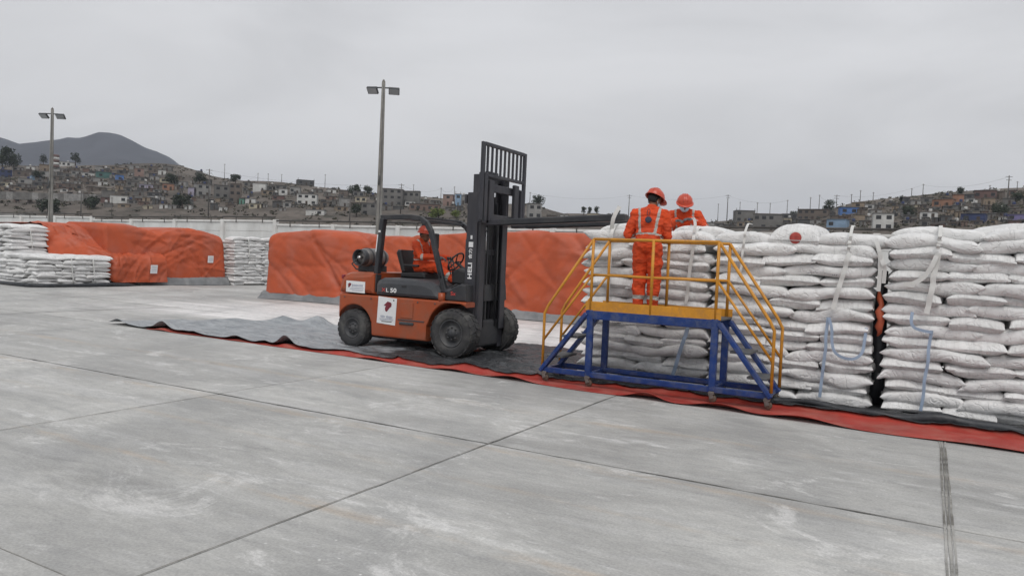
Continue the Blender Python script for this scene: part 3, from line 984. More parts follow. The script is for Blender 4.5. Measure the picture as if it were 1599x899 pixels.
# ================================================================== PEOPLE
M_SUIT = pmat('orange_coverall', (0.60, 0.062, 0.012), 0.8, var=.16, scale=9, bump=.35, bscale=26, dirt=(.40, .06, .025), dirt_amt=.35, dscale=5)
M_REFL = pmat('reflective_tape', (0.38, 0.37, 0.34), 0.45, var=.12, scale=30)
M_SKIN = pmat('brown_skin', (0.20, 0.095, 0.055), 0.55, var=.1, scale=12)
M_HAIR = pmat('black_hair', (0.012, 0.011, 0.011), 0.6, var=.3, scale=40)
M_GLOVE = pmat('grey_glove', (0.10, 0.105, 0.11), 0.85, var=.2, scale=20)
M_BOOT = pmat('dark_red_boot', (0.12, 0.045, 0.035), 0.7, var=.2, scale=8)
M_HELM = pmat('orange_helmet', (0.52, 0.070, 0.035), 0.33, var=.06, scale=4, spec=.5)
M_MASK = pmat('pale_blue_mask', (0.50, 0.64, 0.74), 0.8, var=.05, scale=10, bump=.2, bscale=60)
M_EYE = pmat('dark_eye', (0.02, 0.015, 0.012), 0.2, var=.0)
M_EMBL = pmat('navy_emblem', (0.03, 0.035, 0.06), 0.7, var=.4, scale=60)


def capsule(mb, p0, p1, r0, r1, n=12):
    p0, p1 = Vector(p0), Vector(p1)
    d = p1 - p0; L = d.length; a = d / L if L > 1e-6 else Vector((0, 0, 1))
    prof = [(-r0 * math.cos(k * math.pi / 8), r0 * math.sin(k * math.pi / 8)) for k in range(0, 5)]
    prof += [(L + r1 * math.sin(k * math.pi / 8), r1 * math.cos(k * math.pi / 8)) for k in range(0, 5)]
    b = len(mb.v)
    mb.lathe(p0, a, prof, n)


def ellipsoid(mb, c, rad, M, n=16):
    b = len(mb.v)
    mb.lathe((0, 0, 0), (0, 0, 1), [(-math.cos(k * math.pi / 10), math.sin(k * math.pi / 10)) for k in range(11)], n)
    for i in range(b, len(mb.v)):
        p = mb.v[i]
        mb.v[i] = Vector(c) + M @ Vector((p.x * rad[0], p.y * rad[1], p.z * rad[2]))


class Body:
    def __init__(self):
        self.p = []        # (tag, p0, p1, r0, r1)
        self.e = []        # (tag, c, rad, M)

    def limb(self, tag, a, b, ra, rb): self.p.append((tag, Vector(a), Vector(b), ra, rb))
    def ell(self, tag, c, rad, M): self.e.append((tag, Vector(c), rad, M))

    def hand(self, tag, w, d, palm_n, s, curl=35):
        """w wrist, d pointing direction, palm_n palm normal, s = +1/-1 thumb side"""
        w, d = Vector(w), Vector(d).normalized()
        nrm = Vector(palm_n); nrm = (nrm - d * nrm.dot(d)).normalized()
        side = d.cross(nrm) * s
        M = Matrix((side, d, nrm)).transposed()
        self.ell(tag, w + d * .045, (.040, .055, .018), M)
        for k, ln in ((-1.5, .062), (-.5, .074), (.5, .078), (1.5, .070)):
            p = w + d * .085 + side * .0195 * k
            q = p + (d * math.cos(R_(curl * .5)) + nrm * math.sin(R_(curl * .5))) * ln * .5
            e = q + (d * math.cos(R_(curl * 1.5)) + nrm * math.sin(R_(curl * 1.5))) * ln * .5
            self.limb(tag, p, q, .0088, .0082); self.limb(tag, q, e, .0082, .007)
        p = w + d * .03 + side * .036
        q = p + (d * .7 + side * .6 + nrm * .3).normalized() * .036
        e = q + (d * .9 + side * .1 + nrm * .4).normalized() * .03
        self.limb(tag, p, q, .0115, .010); self.limb(tag, q, e, .010, .008)


def person(name, base, ang, J, hpitch, hyaw, label, cat, zones, glove=True, scale=1.0, masked=True, bulk=1.0, group=None):
    """J: joints as (right, forward, up) from the base; ang: facing, degrees CCW from +X"""
    base = Vector(base)
    f = Vector((math.cos(R_(ang)), math.sin(R_(ang)), 0)); r = Vector((f.y, -f.x, 0)); u = Vector((0, 0, 1))
    W = lambda p: base + (r * p[0] + f * p[1] + u * p[2]) * scale
    j = {k: W(p) for k, p in J.items()}
    k_ = scale
    B = Body()
    Mb = Matrix((r, f, u)).transposed()
    # torso: pelvis, belly, chest with shoulder girdle, leaning from pelvis to neck
    tv = (j['neck'] - j['pelvis']).normalized()
    tr = (j['shr'] - j['shl']).normalized(); tf = tv.cross(tr) * -1
    tf = tr.cross(tv) * -1
    if tf.dot(f) < 0: tf = -tf
    Mt = Matrix((tr, tf, tv)).transposed()
    L = (j['neck'] - j['pelvis']).length
    P = lambda q: j['pelvis'] + tv * L * q
    kb = k_ * bulk
    B.ell('torso', P(0.0), (.165 * kb, .13 * kb, .14 * k_), Mt)
    B.ell('torso', P(.28), (.160 * kb, .118 * kb, .16 * k_), Mt)
    B.ell('torso', P(.58), (.174 * kb, .124 * kb, .19 * k_), Mt)
    B.ell('torso', P(.80), (.174 * kb, .108 * kb, .12 * k_), Mt)
    B.limb('torso', j['shl'], j['neck'], .066 * k_, .070 * k_); B.limb('torso', j['shr'], j['neck'], .066 * k_, .070 * k_)
    # collar and neck
    hc = j['head']
    B.limb('torso', j['neck'] - tv * .02, j['neck'] + (hc - j['neck']) * .22, .070 * k_, .066 * k_)
    B.limb('neck', j['neck'], hc - (hc - j['neck']) * .1, .054 * k_, .052 * k_)
    # head
    hf = (f * math.cos(R_(hyaw)) + r * math.sin(R_(hyaw)))
    hr = Vector((hf.y, -hf.x, 0))
    hf2 = hf * math.cos(R_(hpitch)) - u * math.sin(R_(hpitch))
    hu = hr.cross(hf2)
    Mh = Matrix((hr, hf2, hu)).transposed()
    H = lambda a, b, c: hc + Mh @ Vector((a, b, c))
    B.ell('head', H(0, 0, .02), (.074, .094, .10), Mh)
    B.ell('head', H(0, .030, -.055), (.056, .064, .062), Mh)
    B.limb('head', H(0, .090, .0), H(0, .112, -.032), .010, .015)
    for s in (-1, 1):
        B.ell('head', H(.076 * s, -.005, -.012), (.010, .020, .031), Mh)
    for s, q in ((-1, 'l'), (1, 'r')):
        B.limb('uarm' + q, j['sh' + q], j['el' + q], .068 * kb, .058 * kb)
        B.limb('farm' + q, j['el' + q], j['wr' + q], .058 * kb, .043 * kb)
        d = (j['wr' + q] - j['el' + q]).normalized()
        B.hand('hand', j['wr' + q] + d * .012, d + Vector(J.get('hdir' + q, (0, 0, -.3))), (0, 0, -1), -s if True else s)
        B.limb('thigh' + q, j['hip' + q], j['kn' + q], .104 * kb, .082 * kb)
        B.limb('shin' + q, j['kn' + q], j['an' + q], .084 * kb, .066 * kb)
        t = j['an' + q]
        fd = (f + r * .18 * s).normalized()
        if 'toe' + q in j: fd = (j['toe' + q] - t).normalized()
        tf_ = fd; up_ = u if abs(fd.z) < .8 else f
        B.limb('boot', t - u * .035 * k_ - tf_ * .03, t - u * .045 * k_ + tf_ * .05, .048 * k_, .046 * k_)
        B.limb('boot', t - u * .045 * k_ + tf_ * .05, t - u * .055 * k_ + tf_ * .16 * k_, .046 * k_, .036 * k_)
    mb = MB()
    for tg, a, b, ra, rb in B.p: capsule(mb, a, b, ra, rb)
    for tg, c, rad, M in B.e: ellipsoid(mb, c, rad, M)
    me = bpy.data.meshes.new(name)
    me.from_pydata([tuple(p) for p in mb.v], [], mb.f)
    tmp = bpy.data.objects.new(name, me); COL.objects.link(tmp)
    rm = tmp.modifiers.new('skin', 'REMESH'); rm.mode = 'VOXEL'; rm.voxel_size = .0085; rm.adaptivity = 0
    sm = tmp.modifiers.new('smooth', 'SMOOTH'); sm.factor = .5; sm.iterations = 3
    dg = bpy.context.evaluated_depsgraph_get()
    nm = bpy.data.meshes.new_from_object(tmp.evaluated_get(dg))
    bpy.data.objects.remove(tmp, do_unlink=True)
    n = len(nm.vertices)
    co = np.empty(n * 3, dtype=np.float32); nm.vertices.foreach_get('co', co); co = co.reshape(-1, 3).astype(float)
    # nearest limb of each vertex
    tags = []; D = []; T = []
    for tg, a, b, ra, rb in B.p:
        a, b = np.array(a), np.array(b); ab = b - a
        t = np.clip(((co - a) @ ab) / max(ab @ ab, 1e-9), 0, 1)
        D.append(np.linalg.norm(co - a - t[:, None] * ab, axis=1) - (ra + (rb - ra) * t)); T.append(t); tags.append(tg)
    for tg, c, rad, M in B.e:
        q = (co - np.array(c)) @ np.array(M)
        kk = np.linalg.norm(q / np.array(rad), axis=1)
        D.append((kk - 1) * min(rad)); T.append(kk * 0); tags.append(tg)
    D = np.array(D); T = np.array(T)
    near = D.argmin(0); tt = T[near, np.arange(n)]
    vt = np.array(tags, dtype=object)[near]
    # cloth folds
    nr = np.empty(n * 3, dtype=np.float32); nm.vertices.foreach_get('normal', nr); nr = nr.reshape(-1, 3)
    cloth = np.array([t not in ('head', 'hand', 'neck', 'boot') for t in vt])
    amp = np.zeros(n)
    for i in np.nonzero(cloth)[0]:
        p = Vector(co[i])
        w = mnoise.noise(Vector((p.x * 9, p.y * 9, p.z * 16))) * .016 + (.5 - abs(mnoise.noise(Vector((p.x * 13, p.y * 13, p.z * 26))))) * .014 + mnoise.noise(Vector((p.x * 24, p.y * 24, p.z * 38))) * .006
        amp[i] = w
    co = co + nr * amp[:, None]
    org = base
    nm.vertices.foreach_set('co', (co - np.array(org)).astype(np.float32).ravel())
    mats = [M_SUIT, M_REFL, M_SKIN, M_GLOVE if glove else M_SKIN, M_BOOT]
    nm.materials.clear()
    for mm in mats: nm.materials.append(mm)
    rel = co - np.array(j['pelvis'])
    lr = rel @ np.array(tr); lu = rel @ np.array(tv) / L
    mi = np.zeros(n, dtype=int)
    for i in range(n):
        t = vt[i]; q = tt[i]
        if t in ('head', 'neck'): mi[i] = 2
        elif t == 'hand': mi[i] = 3
        elif t == 'boot': mi[i] = 4
        elif t == 'torso':
            if .20 < lu[i] < .27: mi[i] = 1
            elif abs(abs(lr[i]) - (.085 + .05 * min(1, lu[i]))) < .019 and lu[i] > .2: mi[i] = 1
        elif t.startswith('farm') and .02 < q < .18: mi[i] = 1
        elif t.startswith('shin') and .66 < q < .82: mi[i] = 1
    fm = []
    for p in nm.polygons:
        c = [mi[v] for v in p.vertices]
        fm.append(max(set(c), key=c.count))
    nm.polygons.foreach_set('material_index', np.array(fm, dtype=np.int32))
    nm.polygons.foreach_set('use_smooth', [True] * len(nm.polygons))
    nm.update(); nm.name = 'person'
    root = link(name, nm, None, base)
    tag(root, label, cat, group)
    # helmet
    hm = MB()
    hcn = H(0, -.004, .055)
    prof = [(.098 * math.sin(R_(a)) * 1.0, .122 * math.cos(R_(a))) for a in (0, 15, 30, 45, 60, 72, 82, 90)]
    b0 = len(hm.v)
    hm.lathe((0, 0, 0), (0, 0, 1), [(-.012, .124)] + prof, 26)
    for i in range(b0, len(hm.v)):
        p = hm.v[i]; hm.v[i] = hcn + Mh @ Vector((p.x * .96, p.y * 1.1, p.z * 1.12))
    # brim: longer over the eyes
    vs = []; nb = 26
    for k in range(nb):
        a = 2 * math.pi * k / nb
        ex = .014 + .045 * max(0, math.sin(a)) ** 1.5
        for rad, z in ((.121, -.004), (.121 + ex, -.018), (.121 + ex, -.024), (.119, -.014)):
            vs.append(hcn + Mh @ Vector((math.cos(a) * rad * .96, math.sin(a) * rad * 1.1, z)))
    fs = []
    for k in range(nb):
        for q in range(4):
            a, b = k * 4 + q, k * 4 + (q + 1) % 4
            a2, b2 = ((k + 1) % nb) * 4 + q, ((k + 1) % nb) * 4 + (q + 1) % 4
            fs.append((a, b, b2, a2))
    hm.add(vs, fs, True)
    for off in (-.03, 0, .03):
        hm.tube([hcn + Mh @ Vector((off, math.cos(R_(a)) * .128, math.sin(R_(a)) * .112 - abs(off) * .08)) for a in range(20, 161, 14)], .007, 6)
    hm.build('helmet', M_HELM, root)
    hr_ = MB()
    ellipsoid(hr_, H(0, -.022, .022), (.080, .083, .092), Mh)
    for v_ in hr_.v:
        q = Mh.transposed() @ (v_ - hc)
        if q.z < -.055: v_ += Mh @ Vector((0, 0, -.055 - q.z))
    hr_.build('hair', M_HAIR, root)
    for s in (-1, 1):
        e = MB(); ellipsoid(e, H(.031 * s, .083, .008), (.012, .008, .007), Mh, 10); e.build('eye', M_EYE, root)
    if masked:
        mk = MB()
        ellipsoid(mk, H(0, .045, -.045), (.066, .075, .052), Mh)
        for v_ in mk.v:
            q = Mh.transposed() @ (v_ - hc)
            if q.y < .035: v_ += Mh @ Vector((0, .035 - q.y, 0))
        mo = mk.build('face_mask', M_MASK, root)
        for s in (-1, 1):
            MB().tube([H(.058 * s, .04, -.03), H(.083 * s, .0, -.005), H(.082 * s, -.02, -.03), H(.056 * s, .04, -.065)], .003, 5).build('ear_loop', M_MASK, mo)
    else:
        mo = MB(); ellipsoid(mo, H(0, .088, -.062), (.022, .008, .006), Mh, 10); mo.build('mouth', M_BOOT, root)
    root['_frame'] = 0
    del root['_frame']
    return root, P, Mt, H, Mh


# worker with his back to the camera, on the platform deck
w1, P1, Mt1, H1, Mh1 = person('person', (-3.235, 9.36, 1.03), 98, dict(
    pelvis=(0, -.03, .90), neck=(.01, .07, 1.335), head=(.03, .13, 1.475),
    shl=(-.185, .05, 1.285), shr=(.185, .06, 1.285), ell=(-.275, .02, 1.02), elr=(.235, .06, 1.01), wrl=(-.15, .27, 1.07), wrr=(.12, .30, 1.06),
    hipl=(-.088, -.02, .84), hipr=(.088, -.02, .84), knl=(-.098, .03, .47), knr=(.095, .035, .47), anl=(-.10, -.01, .095), anr=(.09, .02, .095)),
    26, 30, 'worker in orange coverall with his back to us on the yellow-railed platform', 'person', None, bulk=1.06)
# loop of cord and round emblem on his back
c = P1(.86) - Mt1 @ Vector((0, .132, 0))
MB().tube([c + Mt1 @ Vector((.018 * math.sin(a) - .01, -.004, .045 * math.cos(a) - .0)) for a in [k * math.pi / 8 for k in range(17)]], .004, 6).build('cord_loop', M_EMBL, w1)
c = P1(.63) - Mt1 @ Vector((0, .152, 0))
MB().lathe(c, Mt1 @ Vector((0, -1, 0)), [(-.02, .042), (.006, .042), (.008, .036), (.008, 0)], 18).build('emblem', M_EMBL, w1)
# worker behind the stack, leaning over it toward the camera
w2, P2, Mt2, H2, Mh2 = person('person', (-3.35, 11.38, 1.16), -80, dict(
    pelvis=(0, -.06, .90), neck=(0, .13, 1.325), head=(.0, .21, 1.435),
    shl=(-.20, .10, 1.275), shr=(.20, .10, 1.275), ell=(-.32, .20, 1.07), elr=(.31, .22, 1.07), wrl=(-.14, .45, 1.19), wrr=(.08, .46, 1.17),
    hipl=(-.088, -.10, .82), hipr=(.088, -.10, .82), knl=(-.10, -.03, .46), knr=(.10, -.03, .46), anl=(-.11, -.06, .095), anr=(.10, -.06, .095)),
    27, -12, 'worker in orange coverall and pale blue face mask leaning over the sacks', 'person', None, bulk=1.14)
# driver
drv, P3, Mt3, H3, Mh3 = person('person', (-7.98, 10.75, .93), 0, dict(
    pelvis=(0, .06, .55), neck=(0, .07, .965), head=(0, .13, 1.085),
    shl=(-.185, .06, .915), shr=(.185, .07, .915), ell=(-.25, .22, .70), elr=(.25, .24, .70), wrl=(-.17, .52, .70), wrr=(.16, .55, .71),
    hipl=(-.09, .08, .52), hipr=(.09, .08, .52), knl=(-.14, .50, .53), knr=(.13, .50, .53), anl=(-.15, .86, .33), anr=(.13, .86, .33)),
    6, 0, 'driver in orange coverall and red helmet seated in the forklift', 'person', None, masked=False)

# ================================================================== WORK PLATFORM with stairs at both ends
M_BLUE = pmat('blue_enamel', (0.007, 0.034, 0.165), 0.4, var=.18, scale=5, dirt=(.10, .115, .16), dirt_amt=.5, dscale=9, bump=.05, bscale=40)
M_YEL = pmat('yellow_enamel', (0.58, 0.255, 0.022), 0.42, var=.16, scale=5, dirt=(.33, .16, .05), dirt_amt=.55, dscale=10, bump=.05, bscale=40)
M_TREAD = pmat('grey_tread_plate', (0.13, 0.135, 0.14), 0.6, var=.2, bump=.3, bscale=60, metal=.3)
M_CAST = pmat('caster_grey', (0.13, 0.12, 0.11), 0.6, var=.25, scale=12)
M_RUB = pmat('caster_rubber', (0.11, 0.08, 0.06), 0.7, var=.3, scale=14)


def platform(org, label, z_deck=1.02, XL=-.80, XR=.84, D=.55, XA=-1.50, XB=1.53, cat='work platform'):
    t = thing('work_platform', org, label, cat)
    o = Vector(org)
    V = lambda x, y, z: o + Vector((x, y, z))
    zb = .16
    for y in (0, D):
        for x in (XL, XR):
            MB().box(V(x, y, (zb + z_deck - .06) / 2 + .02), (.085, .065, z_deck - .06 - zb + .08), .008).build('leg', M_BLUE, t)
        MB().bar(V(XA + .02, y, zb), V(XB - .02, y, zb), .05, .075, .008).build('base_beam', M_BLUE, t)
        MB().bar(V(XL - .06, y, z_deck - .065), V(XR + .06, y, z_deck - .065), .06, .12, .008).build('deck_beam', M_BLUE, t)
        MB().bar(V(XL - .05, y, z_deck - .05), V(XA, y, zb - .02), .055, .10, .008, (0, 1, 0)).build('stringer', M_BLUE, t)
        MB().bar(V(XR + .05, y, z_deck - .05), V(XB, y, zb - .02), .055, .10, .008, (0, 1, 0)).build('stringer', M_BLUE, t)
    for x in (XL, XR, XA + .05, XB - .05):
        MB().bar(V(x, .03, zb - .005), V(x, D - .03, zb - .005), .05, .06, .006).build('cross_beam', M_BLUE, t)
    MB().bar(V(XL, D - .04, zb + .005), V(XR, D - .04, zb + .005), .04, .05, .006).build('cross_beam', M_BLUE, t)
    for k in range(2):
        q = (k + 1) / 3.0
        for x0, x1 in ((XL - .05, XA), (XR + .05, XB)):
            xs = x0 + (x1 - x0) * (q + .06); zs = (z_deck - .05) + (zb - z_deck) * (q + .06)
            MB().box(V(xs, D / 2, zs), (.24, D - .07, .03), .005).build('step', M_TREAD, t)
    MB().box(V((XL + XR) / 2, D / 2, z_deck - .01), (XR - XL + .14, D + .03, .025), .004).build('deck', M_TREAD, t)
    tb = [MB().box(V((XL + XR) / 2, -.02, z_deck + .05), (XR - XL + .14, .012, .125), .003), MB().box(V((XL + XR) / 2, D + .02, z_deck + .05), (XR - XL + .14, .012, .10), .003)]
    for b in tb: b.build('toe_board', M_YEL, t)
    zt, zm = z_deck + .93, z_deck + .46
    r = .0195
    for y in (0.0, D):
        MB().tube([V(XL, y, zt), V(XR, y, zt)], r, 10).build('top_rail', M_YEL, t)
        MB().tube([V(XL, y, zm), V(XR, y, zm)], r * .85, 10).build('mid_rail', M_YEL, t)
        for x in (XL, (XL + XR) / 2 if y == 0 else (XL + XR) / 2 + .02, XR):
            MB().tube([V(x, y - .012 if y == 0 else y + .012, z_deck - .02), V(x, y - .012 if y == 0 else y + .012, zt)], r, 10).build('rail_post', M_YEL, t)
        for s, x0, x1 in ((-1, XL, XA + .02), (1, XR, XB)):
            a, b = Vector(V(x0, y, zt)), Vector(V(x1, y, z_deck - .06))
            MB().tube([a, a + (b - a) * .92, b + Vector((0, 0, -.03)), V(x1, y, z_deck - .20), V(x1, y, zb + .04)], r, 10).build('stair_rail', M_YEL, t)
            MB().tube([V(x0, y, zm), V(x1, y, z_deck - .46)], r * .85, 10).build('stair_mid_rail', M_YEL, t)
    for y in (0, D):
        for x in (XA + .06, XL, XR, XB - .04):
            c = V(x, y, .06)
            k = MB().bar(V(x, y, .14), V(x, y, .10), .07, .07, .006).bar(V(x - .02, y - .028, .13), V(x + .01, y - .028, .05), .012, .05, .003).bar(V(x - .02, y + .028, .13), V(x + .01, y + .028, .05), .012, .05, .003).build('caster', M_CAST, t)
            MB().lathe(V(x + .015, y, .052), (0, 1, 0), [(-.018, .0), (-.018, .040), (-.012, .047), (.012, .047), (.018, .040), (.018, 0)], 16).build('wheel', M_RUB, k)
    return t


platform((-3.07, 9.05, .012), 'blue wheeled work platform with yellow railings and stairs in front of the stacks')
p2 = platform((-3.05, 11.28, .012), 'second yellow-railed work platform partly seen behind the sack stacks', z_deck=1.21, D=.55)

# ================================================================== SACKS
def sack_material():
    mt = bpy.data.materials.new('woven_sack'); mt.use_nodes = True
    t = mt.node_tree; t.nodes.clear(); n = NT(t)
    uv = n('ShaderNodeUVMap').outputs[0]
    oc = n('ShaderNodeTexCoord').outputs['Object']
    rnd = n('ShaderNodeObjectInfo').outputs['Random']
    s = n('ShaderNodeSeparateXYZ', {0: uv})
    U, V = s.outputs[0], s.outputs[1]
    shift = n('ShaderNodeCombineXYZ', {0: n.math('MULTIPLY', rnd, 37.0), 1: n.math('MULTIPLY', rnd, 11.0), 2: 0.0}).outputs[0]
    co = n('ShaderNodeVectorMath', {0: oc, 1: shift}, operation='ADD').outputs[0]
    f = n.noise(co, 6.0, 6.0, .6)
    c = n.mix(n.ramp(f, .3, .7), (0.70, 0.70, 0.69), (0.79, 0.79, 0.785))
    tone = n.math('MULTIPLY_ADD', rnd, .14, .89)
    warm = n.math('FRACT', n.math('MULTIPLY', rnd, 7.31))
    # grubby, faintly brownish dust
    d = n.noise(co, 2.3, 7.0, .65, .3)
    c = n.mix(n.math('MULTIPLY', n.ramp(d, .45, .75), n.math('MULTIPLY_ADD', warm, .28, .08)), c, (0.50, 0.455, 0.435))
    # woven lengthwise pinstripes
    w = n('ShaderNodeTexWave', {'Vector': n.mapping(uv, (.001, 1, 1)), 'Scale': 9.0, 'Distortion': 0.0}, bands_direction='Y').outputs['Fac']
    c = n.mix(n.math('MULTIPLY', n.ramp(w, .90, .98), .25), c, (.86, .86, .86))
    c = n.mix(n.math('MULTIPLY', n.ramp(w, .10, .03), .14), c, (.42, .42, .43))
    # blurred lettering printed in one line along some sacks
    w2 = n.math('FRACT', n.math('MULTIPLY', rnd, 3.17))
    on = n.math('GREATER_THAN', w2, .45)
    vb = n.math('MULTIPLY', n.ramp(n.math('ABSOLUTE', n.math('SUBTRACT', V, n.math('MULTIPLY_ADD', warm, .5, .25))), .022, .012), on)
    ub = n.math('MULTIPLY', n.ramp(U, .28, .30), n.ramp(U, .74, .72))
    letters = n.ramp(n.noise(n.mapping(uv, (95, 26, 1)), 1.0, 2.0, .5), .50, .56)
    word = n.ramp(n.noise(n.mapping(uv, (9, 1, 1), (5, 0, 0)), 1.0, 1.0, .5), .40, .46)
    lm = n.math('MULTIPLY', n.math('MULTIPLY', vb, ub), n.math('MULTIPLY', letters, word))
    c = n.mix(n.math('MULTIPLY', lm, .75), c, (.16, .17, .22))
    c = n.mix(1.0, c, n('ShaderNodeCombineXYZ', {0: tone, 1: tone, 2: tone}).outputs[0], 'MULTIPLY')
    bn = n.math('ADD', n.noise(co, 14.0, 5.0, .6), n.math('MULTIPLY', n.noise(n.mapping(co, (1, 5, 1)), 9.0, 4.0, .6), .8))
    rg = n.math('ABSOLUTE', n.math('SUBTRACT', n.noise(co, 7.0, 3.0, .5, .8), .5))
    bn = n.math('ADD', bn, n.math('MULTIPLY', n.ramp(rg, 0.0, .05), .55))
    bp = n('ShaderNodeBump', {'Height': bn, 'Strength': .5, 'Distance': .03})
    b = n('ShaderNodeBsdfPrincipled', {'Base Color': c, 'Roughness': .52, 'Specular IOR Level': .35, 'Normal': bp.outputs[0]})
    n('ShaderNodeOutputMaterial', {'Surface': b.outputs[0]})
    return mt


M_SACK = sack_material()
M_STRAPW = pmat('white_webbing', (0.62, 0.62, 0.60), 0.7, var=.08, scale=8, bump=.2, bscale=120)
M_STRAPB = pmat('blue_webbing', (0.30, 0.38, 0.50), 0.7, var=.12, scale=6, bump=.2, bscale=120)


def sack_geo(L, Wd, T, seed, nu=30, nv=28, bend=0.0, und=None, tight=1.0):
    """a filled woven sack: full, square-shouldered body, flat stitched ends with pulled corners"""
    r = np.random.RandomState(seed)
    u = np.linspace(-1, 1, nu); u = np.sign(u) * (1 - (1 - np.abs(u)) ** 1.7)
    th = np.linspace(0, 2 * math.pi, nv, endpoint=False) + math.pi / nv
    U, TH = np.meshgrid(u, th, indexing='ij')
    au = np.abs(U)
    pe = r.uniform(5.5, 9.0)
    b = T / 2 * np.clip(1 - au ** pe, 0, 1) ** .62
    b = np.maximum(b, .006)
    a = Wd / 2 * (.955 + .045 * au ** 6)
    c, s = np.cos(TH), np.sin(TH)
    yn = np.sign(c) * np.abs(c) ** .52
    zn = np.sign(s) * np.abs(s) ** .54
    y = a * yn
    z = b * zn * (1 - .10 * np.abs(yn) ** 3)
    ear = 1 + .04 * np.abs(yn) ** 3 * au ** 5 - .025 * (1 - yn ** 2) * au ** 5
    x = U * L / 2 * ear
    sg = np.sign(s)
    body = (1 - au ** 5)
    lump = 0
    for k in range(7):
        q = r.uniform(4, 15); an = r.uniform(0, 6.28)
        lump = lump + np.sin(q * (math.cos(an) * x + math.sin(an) * y) + r.uniform(0, 6.28))
    z = z + lump / 7 * .030 * body * sg
    y = y + np.sign(c) * body * .02 * np.sin(x * r.uniform(5, 12) + r.uniform(0, 6)) * np.abs(yn) ** 4
    # lengthwise slack folds and gathers near the ends
    for k in range(6):
        p = r.uniform(-1, 1) * Wd * .45; wv = r.uniform(.010, .022); sd_ = r.choice([-1, 1]); ln = r.uniform(.1, .7)
        m_ = np.clip((U * sd_ - ln) / (1 - ln), 0, 1)
        z = z - sg * m_ * (1 - m_ ** 4) * .022 * np.exp(-((y - p) / wv) ** 2)
    # creases across the side walls
    for k in range(r.randint(2, 6)):
        p = r.uniform(-.42, .42) * L; q = r.uniform(-.9, .9); w_ = r.uniform(.010, .022)
        g_ = np.exp(-((x - p - q * (z + y * .4)) / w_) ** 2) * body
        y = y - np.sign(c) * np.abs(yn) ** 3 * g_ * r.uniform(.006, .016)
        z = z - sg * g_ * .006
    sag = bend * (U ** 2 - .33) + r.uniform(-.014, .014) * U + .012 * np.sin(U * 3 + r.uniform(0, 6))
    z = z + sag
    y = y + .014 * np.sin(U * 2.2 + r.uniform(0, 6)) + .008 * np.sin(U * 5 + r.uniform(0, 6))
    for sd_ in (-1, 1):
        t_ = np.clip((U * sd_ - .86) / .14, 0, 1)
        z = z + r.uniform(-.045, .02) * t_ + r.uniform(-.02, .02) * t_ * yn
    v = np.stack([x, y, z], -1).reshape(-1, 3)
    f = [(i * nv + k, (i + 1) * nv + k, (i + 1) * nv + (k + 1) % nv, i * nv + (k + 1) % nv) for i in range(nu - 1) for k in range(nv)]
    f.append([k for k in range(nv)]); f.append([(nu - 1) * nv + k for k in range(nv)][::-1])
    f = [tuple(reversed(q)) for q in f]
    uv = np.stack([(U + 1) / 2, np.abs(TH / math.pi - 1) * .5 + (TH > math.pi) * .5], -1).reshape(-1, 2)
    return v, f, uv


SACK_LIB = {}


def sack_mesh(L, Wd, T, seed, **k):
    key = (round(L, 3), round(Wd, 3), round(T, 3), seed, tuple(sorted(k.items())))
    if key not in SACK_LIB:
        v, f, uv = sack_geo(L, Wd, T, seed, **k)
        SACK_LIB[key] = mesh_np('sack', v, f, M_SACK, True, uv)
    return SACK_LIB[key]


ORD = ['top', 'second', 'third', 'fourth', 'fifth', 'sixth', 'seventh', 'eighth', 'ninth', 'tenth', 'eleventh', 'twelfth', 'thirteenth', 'fourteenth', 'fifteenth', 'bottom']
NL, LH = 16, .1305
rs = random.Random(21)


def place_sack(me, loc, rot, label, group):
    o = link('sack', me, None, loc, rot)
    return tag(o, label, 'sack', group)


